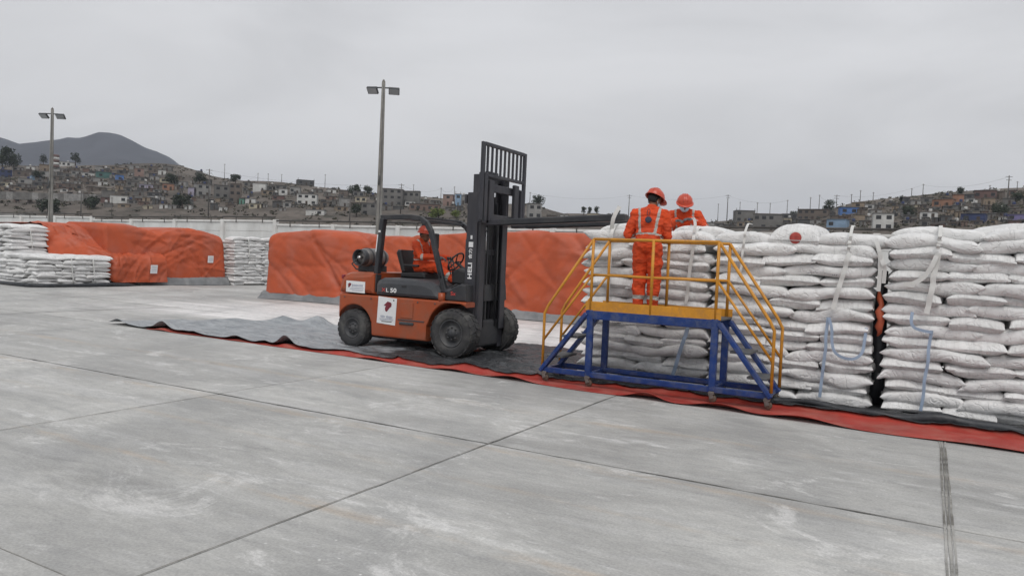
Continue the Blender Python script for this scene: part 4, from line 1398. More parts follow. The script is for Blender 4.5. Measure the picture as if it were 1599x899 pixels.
def stack(x0, x1, y0, where, seed, z0=.012, nl=16):
    r = random.Random(seed)
    w = x1 - x0
    ph = [r.uniform(0, 6.28) for _ in range(4)]

    def und(X, Y, k):
        # every layer settles over the one below, so the waves shift slowly upward
        q = min(1, k / 3.0)
        return q * (.015 * np.sin(3.0 * X + .42 * k + ph[0]) + .009 * np.sin(7.3 * X - .55 * k + ph[1]) + .006 * np.sin(12.0 * X + .8 * k + ph[2]) + .010 * np.sin(5 * Y + ph[3] + k * .5))

    def put(L, Wd, sd_, cx, cy, z, rx, ry, rz, k, label, bend):
        v, f, uv = sack_geo(L, Wd, .186, sd_, bend=bend)
        M = Matrix.Rotation(R_(rz), 3, 'Z') @ Matrix.Rotation(R_(ry), 3, 'Y') @ Matrix.Rotation(R_(rx), 3, 'X')
        v = v @ np.array(M.transposed())
        v[:, 2] += und(v[:, 0] + cx, v[:, 1] + cy, k)
        me = mesh_np('sack', v, f, M_SACK, True, uv)
        place_sack(me, (cx, cy, z), (0, 0, 0), label, 'sacks in the front stacks')

    for k in range(nl):
        tier = 0 if k < 8 else 1
        tx = 0 if tier == 0 else r.uniform(-.02, .02)
        z = z0 + LH * (k + .5) + (.008 if tier else 0)
        lay = (ORD[nl - 1 - k] if k else 'bottom') + ' layer'
        if (k + seed) % 2 == 0 and r.random() < .9:
            cut = r.choice((0.0, .05, .13, -.10, -.05))
            xs = [(x0, x0 + w / 2 + cut), (x0 + w / 2 + cut, x1)]
            for q, (a, b) in enumerate(xs):
                L = (b - a) + r.uniform(.02, .08)
                put(L, .58, seed * 997 + k * 31 + q, (a + b) / 2 + tx + r.uniform(-.02, .02), y0 + .29 + r.uniform(-.035, .03), z, r.uniform(-3, 3), r.uniform(-1.2, 1.2), r.uniform(-2.5, 2.5), k,
                    'long sack, front %s, %s, %s' % (('left', 'right')[q], lay, where), r.uniform(-.02, .004))
                if k >= 13 or q == 1:
                    put(L, .56, 90000 + k * 5 + q, (a + b) / 2 + tx, y0 + .82 + r.uniform(-.02, .02), z, 0, 0, r.uniform(-3, 3), k,
                        'long sack, rear %s, %s, %s' % (('left', 'right')[q], lay, where), -.01)
        else:
            n = 3
            cuts = [x0] + sorted(x0 + w * (i + 1) / n + r.uniform(-.09, .09) for i in range(n - 1)) + [x1]
            for q in range(n):
                a, b = cuts[q], cuts[q + 1]
                put(.98, (b - a) + r.uniform(.01, .05), seed * 991 + k * 37 + q, (a + b) / 2 + tx + r.uniform(-.015, .015), y0 + .50 + r.uniform(-.045, .035), z, r.uniform(-1.5, 1.5), r.uniform(-1.8, 1.8), 90 + r.uniform(-3, 3), k,
                    'end-on sack, %s, %s, %s' % (('left', 'middle', 'right')[q], lay, where), r.uniform(-.02, .0))


stack(-4.40, -2.58, 9.98, 'white stack behind the platform', 1)
stack(-2.50, -0.58, 9.98, 'white stack right of the platform', 2, nl=15)
stack(-0.42, 1.42, 9.98, 'rightmost white stack', 3)
# loose sacks lying on top
extra = [((-3.85, 10.38, 2.145), (0, 0, 14), (.9, .58, .17), 'plump white sack on top of the stack behind the platform, under the fork tips', 11),
         ((-2.80, 10.50, 2.135), (0, 0, -6), (.80, .60, .16), 'plump white sack on the platform-side stack beside the two workers', 12),
         ((-2.16, 10.40, 2.055), (0, 3, 4), (.84, .58, .17), 'slumped white sack lying left of the red-dotted sack', 13),
         ((-1.50, 10.44, 2.075), (0, 0, 86), (.80, .62, .37), 'bulging white sack with a red dot on its end', 14),
         ((-0.86, 10.33, 2.055), (0, 0, 3), (.86, .58, .19), 'full white sack on top right of the red-dotted sack', 15),
         ((0.10, 10.42, 2.155), (0, 2, -5), (.98, .58, .17), 'full white sack on the left top of the rightmost stack', 16),
         ((0.82, 10.80, 2.22), (0, -4, 12), (.90, .6, .20), 'bulging white sack at the back top of the rightmost stack', 17),
         ((0.98, 10.30, 2.15), (0, -4, 7), (.98, .58, .16), 'sloping white sack on the right top of the rightmost stack', 18)]
for loc, rot, (L, Wd, T), lab, sd_ in extra:
    o = place_sack(sack_mesh(L, Wd, T, 5000 + sd_, bend=-.03, nu=30, nv=26), loc, tuple(R_(a) for a in rot), lab, 'sacks in the front stacks')
    if sd_ == 14:
        mm = pmat('red_spot_print', (.40, .085, .075), .8, var=.2, scale=20, spec=.1)
        Mr = Matrix.Rotation(R_(82), 3, 'Z')
        d = MB().lathe((-.395, -.01, .0), (-1, 0, .0), [(-.05, .074), (-.004, .074), (-.001, .070), (.001, .03), (.001, 0)], 24)
        d.build('red_dot', mm, o, org=Vector((0, 0, 0)))
        d = MB().lathe((-.395, -.01, .0), (-1, 0, .0), [(-.06, .096), (-.018, .096), (-.006, .080), (-.006, 0)], 24)
        d.build('white_ring', M_STRAPW, o, org=Vector((0, 0, 0)))


def strap(pts, w, mat, label, twist=None):
    """webbing ribbon: pts (x, y, z); width along X"""
    pts = [Vector(p) for p in pts]
    # smooth the path
    P = []
    for i in range(len(pts) - 1):
        p0, p1, p2, p3 = pts[max(i - 1, 0)], pts[i], pts[i + 1], pts[min(i + 2, len(pts) - 1)]
        for t in (0, .25, .5, .75):
            P.append(.5 * ((2 * p1) + (p2 - p0) * t + (2 * p0 - 5 * p1 + 4 * p2 - p3) * t * t + (3 * p1 - p0 - 3 * p2 + p3) * t ** 3))
    P.append(pts[-1])
    v, f = [], []
    for i, p in enumerate(P):
        d = (P[min(i + 1, len(P) - 1)] - P[max(i - 1, 0)]).normalized()
        nrm = Vector((0, -1, 0)) if abs(d.y) < .9 else Vector((0, 0, 1))
        s = d.cross(nrm).normalized()
        nn = s.cross(d)
        for a, b in ((-1, -1), (1, -1), (1, 1), (-1, 1)):
            v.append(p + s * a * w / 2 + nn * b * .002)
    for i in range(len(P) - 1):
        for k in range(4):
            a, b = i * 4 + k, i * 4 + (k + 1) % 4
            f.append((a, b, b + 4, a + 4))
    f.append((3, 2, 1, 0)); n_ = (len(P) - 1) * 4; f.append((n_, n_ + 1, n_ + 2, n_ + 3))
    mb = MB(); mb.add(v, f, False)
    return solo(mb, 'lifting_strap', mat, pts[-1], label, 'strap', 'sling straps on the stacks')


def vstrap(x_top, z_top, x_bot, z_bot, y, w, mat, label, seed):
    r = random.Random(seed)
    pts = []
    n = 9
    for i in range(n):
        q = i / (n - 1)
        pts.append((x_top + (x_bot - x_top) * q + r.uniform(-.006, .006), y + r.uniform(-.010, .012), z_top + (z_bot - z_top) * q))
    if z_top > 2.0: pts = [(x_top, y + .38, z_top + .125), (x_top, y + .16, z_top + .12)] + pts
    return strap(pts, w, mat, label)


YS = 9.925
vstrap(-0.86, 2.12, -0.88, 1.92, YS, .035, M_STRAPW, 'thin white strap over the top right of the middle stack', 1)
vstrap(-0.865, 1.90, -1.02, 1.20, YS - .012, .055, M_STRAPW, 'white sling strap hanging down the middle stack', 2)
vstrap(-2.12, 2.13, -2.16, 1.55, YS, .03, M_STRAPW, 'thin white strap beside the right platform railing', 3)
vstrap(.085, 2.13, .07, 1.97, YS - .005, .04, M_STRAPW, 'thin white strap over the top left of the rightmost stack', 4)
vstrap(.075, 1.93, .0, 1.22, YS - .015, .058, M_STRAPW, 'white sling strap hanging down the rightmost stack', 5)
strap([(.06, YS - .02, 1.90), (.02, YS - .03, 1.78), (-.06, YS - .03, 1.64), (-.16, YS - .03, 1.57), (-.26, YS - .025, 1.55)], .05, M_STRAPW, 'loose end of white strap curling left on the rightmost stack')
vstrap(-3.98, 2.10, -4.0, 1.05, YS, .05, M_STRAPW, 'white sling strap seen through the left platform railing', 6)
strap([(-4.0, YS + .05, 2.13), (-3.97, YS + .02, 2.30), (-3.90, YS + .06, 2.47)], .06, M_STRAPW, 'stiff white strap end sticking up above the stack behind the platform')
vstrap(-2.79, 2.05, -2.86, 1.02, YS, .045, M_STRAPW, 'white sling strap behind the middle platform railing post', 7)
vstrap(-1.06, 1.10, -1.10, .10, YS - .012, .036, M_STRAPB, 'pale blue sling strap down the lower middle stack', 8)
strap([(-1.05, YS - .03, 1.10), (-1.01, YS - .035, .95), (-1.0, YS - .035, .80), (-.96, YS - .04, .68), (-.86, YS - .04, .62), (-.74, YS - .035, .62), (-.66, YS - .02, .70), (-.64, YS, .85), (-.63, YS + .02, 1.0)], .034, M_STRAPB, 'pale blue strap hanging in a loop on the lower middle stack')
vstrap(.06, 1.03, .0, .08, YS - .014, .034, M_STRAPB, 'pale blue sling strap down the lower rightmost stack', 9)
strap([(-.15, YS - .01, 1.23), (-.155, YS - .03, 1.12), (-.12, YS - .035, 1.05), (-.02, YS - .035, 1.02), (.06, YS - .03, 1.01)], .034, M_STRAPB, 'short pale blue strap bent sideways on the rightmost stack')
vstrap(-2.78, .95, -3.0, .12, YS - .01, .05, M_STRAPB, 'grey-blue slanting strap on the sacks seen under the platform deck', 10)
strap([(-2.95, 10.6, 2.315), (-2.93, 10.3, 2.33), (-2.86, 10.12, 2.31), (-2.80, 9.98, 2.24), (-2.79, 9.93, 2.12)], .04, M_STRAPW, 'white strap over the rounded sack beside the workers')
for i, (x, z0_, z1_) in enumerate(((-.52, 2.05, 1.45), (-.47, 1.9, 1.55))):
    strap([(x - .06, 9.96, z0_), (x - .02, 9.93, z0_ - .12), (x, 9.95, (z0_ + z1_) / 2), (x - .005, 9.97, z1_)], .045, M_STRAPW, ('white strap dangling in the gap between the two right stacks', 'short white strap end in the gap between the right stacks')[i])
# orange and black plastic hanging in the gap between the right stacks
M_ORTARP = pmat('orange_tarpaulin', (0.425, 0.078, 0.027), 0.55, var=.16, scale=1.1, bump=.35, bscale=6, dirt=(.42, .13, .085), dirt_amt=.5, dscale=1.2, world_co=True)
gp = MB()
pr = [(-.53, 10.22, 1.45), (-.50, 10.12, 1.30), (-.49, 10.05, 1.12), (-.50, 10.06, .98), (-.51, 10.12, .92)]
pr = [(-.53, 10.22, 1.45), (-.515, 10.14, 1.36), (-.485, 10.10, 1.28), (-.505, 10.06, 1.20), (-.48, 10.07, 1.10), (-.50, 10.05, 1.02), (-.49, 10.10, .95), (-.515, 10.14, .90)]
gp.tube(pr, [.012, .035, .03, .05, .042, .048, .028, .01], 7)
solo(gp, 'tarpaulin_fold', M_ORTARP, (-.5, 10.1, .92), 'orange tarpaulin fold poking out of the gap between the right stacks', 'tarpaulin')
gp = MB()
gp.tube([(-.50, 10.42, .02), (-.49, 10.36, .4), (-.50, 10.34, .8), (-.51, 10.38, 1.2), (-.50, 10.45, 1.7)], [.09, .08, .085, .075, .05], 10)
solo(gp, 'plastic_film_fold', M_BLACKPL, (-.5, 10.4, 0), 'black plastic film hanging deep in the gap between the right stacks', 'plastic film')

# ================================================================== TARPAULIN-COVERED PILES
def resample(poly, m):
    p = np.array(poly, float)
    d = np.r_[0, np.cumsum(np.linalg.norm(np.diff(p, axis=0), axis=1))]
    s = np.linspace(0, d[-1], m)
    return np.stack([np.interp(s, d, p[:, i]) for i in range(p.shape[1])], 1)


def chaikin(poly, it=2):
    p = [np.array(q, float) for q in poly]
    for _ in range(it):
        o = [p[0]]
        for a, b in zip(p[:-1], p[1:]):
            o += [a * .75 + b * .25, a * .25 + b * .75]
        o.append(p[-1]); p = o
    return p


def folds(seed, n, s_rng, t_rng, amp=(.02, .05), width=(.05, .14), length=(.6, 2.2), ang=(-70, 70)):
    r = random.Random(seed)
    F = [(r.uniform(*s_rng), r.uniform(*t_rng), R_(r.uniform(*ang)), r.uniform(*amp) * r.choice((1, 1, -1)), r.uniform(*width), r.uniform(*length)) for _ in range(n)]
    def f(s, t):
        z = 0 * s
        for s0, t0, a, am, w, l in F:
            ds, dt = s - s0, t - t0
            al = dt * math.cos(a) + ds * math.sin(a); ac = -dt * math.sin(a) + ds * math.cos(a)
            ac = ac + .12 * (al / l) ** 2
            z = z + am * np.exp(-np.abs(ac / (w * .8)) ** 1.25) * np.exp(-(al / l) ** 4)
        return z
    return f


def drape(name, stations, label, mat, wrinkle, m=90, closed_ends=True, cat='tarpaulin', loc=None, endm=0.0):
    """stations: list of (t, 3D polyline); lofts a cloth over them and pushes folds along the normal"""
    n = len(stations)
    V = np.array([resample(pl, m) for t, pl in stations])       # n, m, 3
    tt = np.array([t for t, pl in stations])
    S = np.zeros((n, m))
    S[:, 1:] = np.cumsum(np.linalg.norm(np.diff(V, axis=1), axis=2), axis=1)
    dt = np.gradient(V, axis=0); ds = np.gradient(V, axis=1)
    N = np.cross(ds, dt); N /= np.maximum(np.linalg.norm(N, axis=2, keepdims=True), 1e-9)
    T = np.repeat(tt[:, None], m, 1)
    w = wrinkle(S, T)
    V = V + N * w[:, :, None]
    V[:, :, 2] = np.maximum(V[:, :, 2], .012)
    v = V.reshape(-1, 3)
    f = [(i * m + k, (i + 1) * m + k, (i + 1) * m + k + 1, i * m + k + 1) for i in range(n - 1) for k in range(m - 1)]
    if loc is None: loc = (float(v[:, 0].mean()), float(v[:, 1].mean()), 0)
    me = mesh_np(name, v - np.array(loc), f, mat)
    bm = bmesh.new(); bm.from_mesh(me); bmesh.ops.recalc_face_normals(bm, faces=bm.faces); bm.to_mesh(me); bm.free()
    o = link(name, me, None, loc)
    return tag(o, label, cat)


def end_cap(stations, first=True, steps=4):
    """closes an open end by shrinking its profile to a line at mid height"""
    t, pl = stations[0] if first else stations[-1]
    p = np.array(pl); c = p.mean(0)
    out = []
    for k in range(steps):
        q = (k + .02) / steps
        out.append((t + (-1 if first else 1) * .02 * (1 - q), c + (p - c) * q))
    return out + stations if first else stations + out[::-1]


# --- the long pile behind the truck
TOPX = [-19.45, -19.0, -17.6, -16.6, -15.5, -14.0, -11.7, -10, -7.9, -5, -3.4]
TOPZ = [2.16, 2.24, 2.36, 2.31, 2.20, 2.24, 2.38, 2.45, 2.44, 2.36, 2.3]
stn = []
for x in np.r_[np.linspace(-19.42, -19.1, 6), np.linspace(-19.0, -3.4, 330)]:
    zt = float(np.interp(x, TOPX, TOPZ)); e = max(0, (-19.1 - x) / .32)
    rd = 1 - math.sqrt(max(0, 1 - e * e)) if e > 0 else 0
    y0 = 17.62 + .12 * rd + .04 * math.sin(x * .8) + (x + 19.4) * .045
    zt -= .10 * rd
    pl = [(x, y0 - .02, .20 + .02 * math.sin(x * 2.3)), (x, y0 + .01, .6), (x, y0 + .05, 1.08), (x, y0 + .02, 1.25), (x, y0 + .03, 1.9), (x, y0 + .10, zt - .05), (x, y0 + .30, zt), (x, y0 + 1.4, zt + .04), (x, y0 + 2.7, zt - .02), (x, y0 + 2.9, zt - .2), (x, y0 + 2.95, .2)]
    stn.append((x, chaikin(pl, 2)))
stn = end_cap(stn, True, 5)
fa = folds(31, 44, (.1, 2.3), (-19.2, -4), (.025, .065), (.05, .12), (.8, 2.6), (-60, -8))
fb = folds(32, 60, (.1, 2.2), (-19.2, -4), (.015, .035), (.04, .10), (.4, 1.4), (-30, 50))
fc = hsin(41, 8, 1.0, 4.0)
fd = folds(33, 110, (.05, 2.4), (-19.3, -4), (.005, .014), (.02, .05), (.25, 1.1), (-75, 60))
drape('covered_pile', stn, 'long pile under orange tarpaulin directly behind the forklift', M_ORTARP, lambda s, t: fa(s, t) + fb(s, t) + .007 * fc(s, t) + fd(s, t), m=120, loc=(-11.5, 19.1, 0), cat='covered pile')

M_GREYLINER = pmat('grey_liner', (0.17, 0.178, 0.185), 0.6, var=.25, scale=1.6, bump=.4, bscale=7, world_co=True, dirt=(.30, .30, .30), dirt_amt=.5, dscale=1.8)
lb = []
for x in np.linspace(-19.5, -3.4, 150):
    y0 = 17.58 + (x + 19.4) * .045
    pl = [(x, y0 - .14 + .05 * math.sin(x * 1.7), .016), (x, y0 - .06, .10), (x, y0 - .02, .20), (x, y0 + .06, .27), (x, y0 + .3, .28), (x, y0 + 2.7, .28), (x, y0 + 2.95, .02)]
    lb.append((x, pl))
lb = end_cap(lb, True, 4)
f1 = folds(51, 60, (0, .7), (-19.4, -3.5), (.008, .02), (.02, .05), (.2, .9), (-60, 60))
drape('grey_liner', lb, 'grey liner turned up round the foot of the long orange pile', M_GREYLINER, lambda s, t: f1(s, t), m=60, loc=(-11.5, 19.0, 0), cat='ground sheet')

# --- the left row: a low pile whose cover climbs onto a taller one
def sm(a, b, x):
    q = min(1, max(0, (x - a) / (b - a))); return q * q * (3 - 2 * q)


stn = []
for y in np.linspace(15.80, 19.42, 170):
    q = sm(15.9, 17.35, y)
    e = max(0, (y - 19.28) / .14)
    zt = 2.28 + .10 * sm(15.6, 18, y) + .02 * math.sin(y * 2)
    xl = -28.9 + 1.95 * q                    # foot of the cover
    zl = 1.12 - .98 * sm(.55, 1.0, q)          # hem: on the sacks at left, near the floor at right
    zs = 1.14 + .02 * math.sin(y * 3)
    if q < .6:
        pl = [(xl, y, zl), (xl - .05, y, zl + .12), (xl - .12 - .25 * q, y, 1.5), (-29.25 - .1 * q, y, zt - .14), (-29.55, y, zt), (-31, y, zt), (-33.2, y, zt), (-33.4, y, .3)]
    else:
        k = (q - .6) / .4
        pl = [(xl, y, zl), (xl - .03, y, max(zl, .6)), (xl - .08, y, zs - .05 + .25 * (1 - k)), (xl - .25, y, zs + .05 + .3 * (1 - k)), (xl - 1.1, y, 1.50 + .15 * (1 - k)), (-28.9, y, zt - .22), (-29.55, y, zt), (-31, y, zt), (-33.2, y, zt), (-33.4, y, .3)]
    stn.append((y, chaikin(pl, 2)))
stn = end_cap(stn, False, 4)
fa = folds(61, 34, (.0, 2.6), (15.6, 19.4), (.03, .07), (.05, .12), (.5, 1.3), (40, 88))
fb = folds(62, 22, (.0, 1.1), (17.0, 19.4), (.015, .035), (.03, .07), (.4, 1.4), (-25, 15))
fc = hsin(63, 8, 1.5, 5)
fd = folds(64, 70, (.0, 3.2), (15.8, 19.4), (.008, .022), (.02, .045), (.25, .9), (-85, 85))
drape('covered_pile', stn, 'low pile at left whose orange tarpaulin slopes up beside the white sacks', M_ORTARP, lambda s, t: fa(s, t) + fb(s, t) + .006 * fc(s, t) + fd(s, t), m=130, loc=(-29, 17.6, 0), cat='covered pile')

stn = []
for y in np.linspace(17.2, 22.35, 200):
    e = max(0, (y - 22.12) / .23); rd = 1 - math.sqrt(max(0, 1 - min(1, e) ** 2))
    zt = float(np.interp(y, [17.2, 18.1, 19.3, 20.1, 21.0, 21.6, 22.35], [2.42, 2.44, 2.22, 2.36, 2.42, 2.32, 2.16])) - .10 * rd
    x0 = -27.35 + .35 * sm(19.0, 21.5, y) - .12 * rd
    hem = .30 - .05 * sm(20, 22, y)
    pl = [(x0, y, hem), (x0 - .03, y, .7), (x0 - .10, y, 1.1), (x0 - .14, y, 1.6), (x0 - .22, y, zt - .16), (x0 - .45, y, zt - .02), (x0 - 1.5, y, zt), (x0 - 3.5, y, zt), (x0 - 3.7, y, .3)]
    stn.append((y, chaikin(pl, 2)))
stn = end_cap(stn, False, 5); stn = end_cap(stn, True, 3)
fa = folds(71, 22, (.1, 2.4), (18.8, 22.2), (.02, .055), (.05, .11), (.5, 1.4), (-60, 60))
fb = folds(72, 16, (.9, 2.2), (19.0, 21.5), (.02, .05), (.05, .1), (.5, 1.2), (-20, 40))
fc = hsin(73, 8, 1.5, 5)
fd = folds(74, 80, (.0, 2.6), (18.8, 22.3), (.006, .016), (.02, .045), (.25, .9), (-70, 70))
drape('covered_pile', stn, 'tall pile under orange tarpaulin next to the far stack of sacks', M_ORTARP, lambda s, t: fa(s, t) + fb(s, t) + .006 * fc(s, t) + fd(s, t), m=130, loc=(-29, 20.5, 0), cat='covered pile')
lb = []
for y in np.linspace(18.2, 22.4, 60):
    x0 = -27.3 + .38 * sm(19.0, 21.5, y)
    lb.append((y, [(x0 + .16, y, .016), (x0 + .07, y, .12), (x0 + .03, y, .26), (x0 - .1, y, .34), (x0 - .6, y, .36), (x0 - 3.5, y, .36), (x0 - 3.6, y, .02)]))
lb = end_cap(lb, False, 4)
f2 = folds(52, 30, (0, .7), (18.3, 22.3), (.01, .025), (.02, .05), (.2, .9), (-60, 60))
drape('grey_liner', lb, 'grey liner at the foot of the tall left orange pile', M_GREYLINER, lambda s, t: f2(s, t), m=40, loc=(-29, 20.3, 0), cat='ground sheet')

# paper notices taped to the covers
def notice(c, w, h, rz, tilt, label):
    M = Matrix.Rotation(rz, 3, 'Z') @ Matrix.Rotation(R_(tilt), 3, 'X')
    t = solo(MB().box(c, (w, .012, h), .002, M), 'paper_notice', M_STICK, c, label, 'notice')
    b = MB()
    for k in range(4): b.box(Vector(c) + M @ Vector((0, -.008, h * (.28 - .18 * k))), (w * .7, .003, h * .04), 0, M)
    b.build('print_line', M_GREYP, t)


notice((-26.93, 18.78, .66), .30, .34, R_(90), 6, 'white paper notice on the low orange pile at left')
notice((-27.03, 21.52, 1.11), .28, .30, R_(90), 3, 'white paper notice on the tall orange pile')

# ================================================================== FAR SACK PILES (left)
far_lib = [sack_mesh(.93, .60, .180, 7000 + k, nu=16, nv=14, bend=-.012) for k in range(10)]
STUFF = MB()
rf = random.Random(77)


def far_face(axis, fixed, a0, a1, z0, layers, depth_sign, where, individual, seed):
    """a wall of sacks: axis 'Y' = face toward +X at x = fixed, axis 'X' = face toward -Y at y = fixed"""
    r = random.Random(seed)
    for k in range(layers):
        z = z0 + LH * (k + .5)
        lay = 'top' if k == layers - 1 else 'bottom' if k == 0 else ORD[layers - 1 - k]
        endon = (k + seed) % 2 == 0
        step = .60 if endon else .90
        n = max(1, round((a1 - a0) / step)); st = (a1 - a0) / n
        for q in range(n):
            c = a0 + st * (q + .5) + r.uniform(-.03, .03)
            dp = (.47 if endon else .29) + r.uniform(-.04, .04)
            me = far_lib[r.randrange(len(far_lib))]
            sc = (1.0, st / .57, 1) if endon else (st / .90, 1.0, 1)
            if axis == 'Y':
                loc = (fixed - dp, c, z + r.uniform(-.012, .012)); rz = 0 if endon else 90
            else:
                loc = (c, fixed + dp, z + r.uniform(-.012, .012)); rz = 90 if endon else 0
            rot = (R_(r.uniform(-4, 4)), R_(r.uniform(-3, 3)), R_(rz + r.uniform(-5, 5) + r.choice((0, 180))))
            if individual:
                o = link('sack', me, None, loc, rot, sc)
                pos = 'only sack' if n == 1 else ('left end' if q == 0 else 'right end' if q == n - 1 else ORD[q].replace('top', 'first') + ' from left')
                tag(o, 'sack, %s, %s layer, %s' % (pos, lay, where), 'sack', 'sacks in the far left piles')
            else:
                Mx = Matrix.LocRotScale(Vector(loc), Matrix.Rotation(0, 3, 'X').to_euler().__class__(rot), Vector(sc))
                STUFF.add([Mx @ v.co for v in me.vertices], [list(p.vertices) for p in me.polygons], True)


far_face('Y', -26.95, 14.35, 16.98, .03, 8, 1, 'low white pile beside the orange cover', True, 5)
far_face('Y', -26.62, 22.42, 24.75, .03, 16, 1, 'far white stack between two orange piles', True, 6)
far_face('Y', -29.0, 14.55, 15.80, 1.12, 8, 1, 'upper left white pile', True, 7)
far_face('X', 14.35, -33.4, -27.85, .03, 8, 1, '', False, 8)
far_face('X', 14.50, -34.6, -29.9, 1.12, 8, 1, '', False, 9)
# tops of the low pile
for i in range(7):
    for j in range(5):
        me = far_lib[(i * 3 + j) % 10]
        Mx = Matrix.LocRotScale(Vector((-27.5 - i * .88, 14.65 + j * .55, 1.06)), Matrix.Rotation(0, 3, 'X').to_euler().__class__((0, 0, R_(rf.uniform(-6, 6)))), Vector((1, 1, .9)))
        STUFF.add([Mx @ v.co for v in me.vertices], [list(p.vertices) for p in me.polygons], True)
far_uv_sack = pmat('woven_sack_far', (0.66, 0.66, 0.655), .6, var=.1, scale=5, world_co=True)
so = STUFF.build('sacks', far_uv_sack)
tag(so, 'rest of the white sacks stacked in the far left piles', 'sacks', None, 'stuff')
for i, (x, y, za, zb_, lab) in enumerate(((-26.93, 15.55, 1.0, .1, 'left thin white strap on the low white pile'), (-26.93, 16.35, 1.0, .1, 'right thin white strap on the low white pile'), (-26.6, 23.2, 2.1, 1.15, 'thin white strap on the far stack between orange piles'), (-28.98, 15.2, 2.1, 1.3, 'thin white strap on the upper left pile'))):
    mb = MB()
    pts = [(x + rf.uniform(-.005, .015), y + (q - .5) * .1, za + (zb_ - za) * q) for q in np.linspace(0, 1, 6)]
    mb.tube(pts, .022, 6)
    solo(mb, 'lifting_strap', M_STRAPW, pts[-1], lab, 'strap', 'sling straps on the far piles')
# dark liner skirts round the low pile
pts = [(-34, 14.5, .03), (-31, 14.3, .04), (-28.2, 14.15, .05), (-27.0, 14.12, .05), (-26.75, 14.6, .05), (-26.7, 15.6, .06), (-26.72, 16.8, .07), (-26.8, 17.6, .06), (-27.1, 18.3, .03)]
solo(MB().tube(pts, [.05, .06, .08, .09, .08, .07, .09, .07, .03], 8), 'liner_edge', M_BLACKPL, (-27, 15, 0), 'black liner edge bunched along the foot of the low white pile', 'ground sheet')

# ================================================================== HILLS, MOUNTAIN
SKX = [-260, -120, 0, 40, 100, 150, 210, 250, 280, 305, 330, 355, 380, 440, 490, 560, 610, 650, 690, 735, 780, 832, 850, 880, 900, 940, 985, 1030, 1075, 1110, 1150, 1200, 1250, 1290, 1310, 1340, 1380, 1425, 1465, 1500, 1550, 1599, 1700, 1860]
SKY_ = [250, 250, 258, 258, 259, 258, 256, 256, 259, 266, 274, 279, 282, 284, 290, 298, 303, 306, 309, 314, 318, 318, 324, 332, 333, 334, 338, 343, 350, 347, 342, 338, 336, 330, 322, 315, 310, 306, 303, 300, 298, 295, 290, 286]
CRX = [-300, 0, 300, 500, 740, 830, 900, 1075, 1150, 1300, 1599, 1900]
CRD = [500, 480, 470, 430, 380, 360, 420, 420, 380, 330, 330, 330]
FTD = [260, 250, 240, 220, 200, 190, 260, 260, 220, 170, 165, 165]


def horizon_y(px):
    # image height of the horizon under this column
    lo, hi = 200.0, 700.0
    for _ in range(40):
        mid = (lo + hi) / 2
        if ray(px, mid).z > 0: lo = mid
        else: hi = mid
    return lo


HORX = {}
def crest(px):
    py = float(np.interp(px, SKX, SKY_)); d = float(np.interp(px, CRX, CRD))
    v = ray(px, py) * d
    return v, float(np.interp(px, CRX, FTD)) / d


def hill_point(px, q):
    """q = 0 foot, 1 crest, >1 behind"""
    v, foot = crest(px)
    top = EYE + v.z
    k = foot + (1 - foot) * q
    x, y = v.x * k, v.y * k
    if q <= 1: z = -.5 + (top + .5) * (max(q, 0) ** .93)
    else: z = top - (q - 1) * 28
    nz = mnoise.noise(Vector((x * .02, y * .02, 3))) * 2.6 + mnoise.noise(Vector((x * .07, y * .07, 9))) * .9
    return Vector((x, y, z + nz * min(1, max(0, q * 2.2)) * (1 - max(0, min(1, (q - .8) * 4)) * .8)))


def hill_material():
    mt = bpy.data.materials.new('hillside_earth'); mt.use_nodes = True
    t = mt.node_tree; t.nodes.clear(); n = NT(t)
    pos = n('ShaderNodeNewGeometry').outputs['Position']
    a = n.noise(n.mapping(pos, (1, 1, 3)), .035, 8.0, .65, .5)
    b_ = n.noise(n.mapping(pos, (1, 1, 2.5)), .16, 7.0, .65)
    c_ = n.noise(pos, .7, 5.0, .6)
    c = n.mix(n.ramp(a, .32, .68), (0.085, 0.075, 0.066), (0.155, 0.135, 0.118))
    c = n.mix(n.math('MULTIPLY', n.ramp(b_, .52, .66), .75), c, (0.042, 0.045, 0.036))
    c = n.mix(n.math('MULTIPLY', n.ramp(b_, .42, .32), .5), c, (0.20, 0.18, 0.16))
    c = n.mix(n.math('MULTIPLY', n.ramp(c_, .5, .7), .35), c, (0.06, 0.055, 0.05))
    b = n('ShaderNodeBsdfPrincipled', {'Base Color': c, 'Roughness': .95, 'Specular IOR Level': .1})
    n('ShaderNodeOutputMaterial', {'Surface': b.outputs[0]})
    return mt


M_HILL = hill_material()
cols = np.arange(-260, 1861, 10)
qs = np.r_[np.linspace(-.12, 1, 46), np.linspace(1.05, 2.2, 10)]
v, f = [], []
for px in cols:
    for q in qs:
        p = hill_point(float(px), float(q))
        if q < 0: p.z = -.6
        v.append(p)
m_ = len(qs)
for i in range(len(cols) - 1):
    for k in range(m_ - 1):
        f.append((i * m_ + k, (i + 1) * m_ + k, (i + 1) * m_ + k + 1, i * m_ + k + 1))
tag(link('hillside', mesh_np('hillside', v, f, M_HILL)), 'brown hillside crowded with small houses behind the yard', kind='structure')

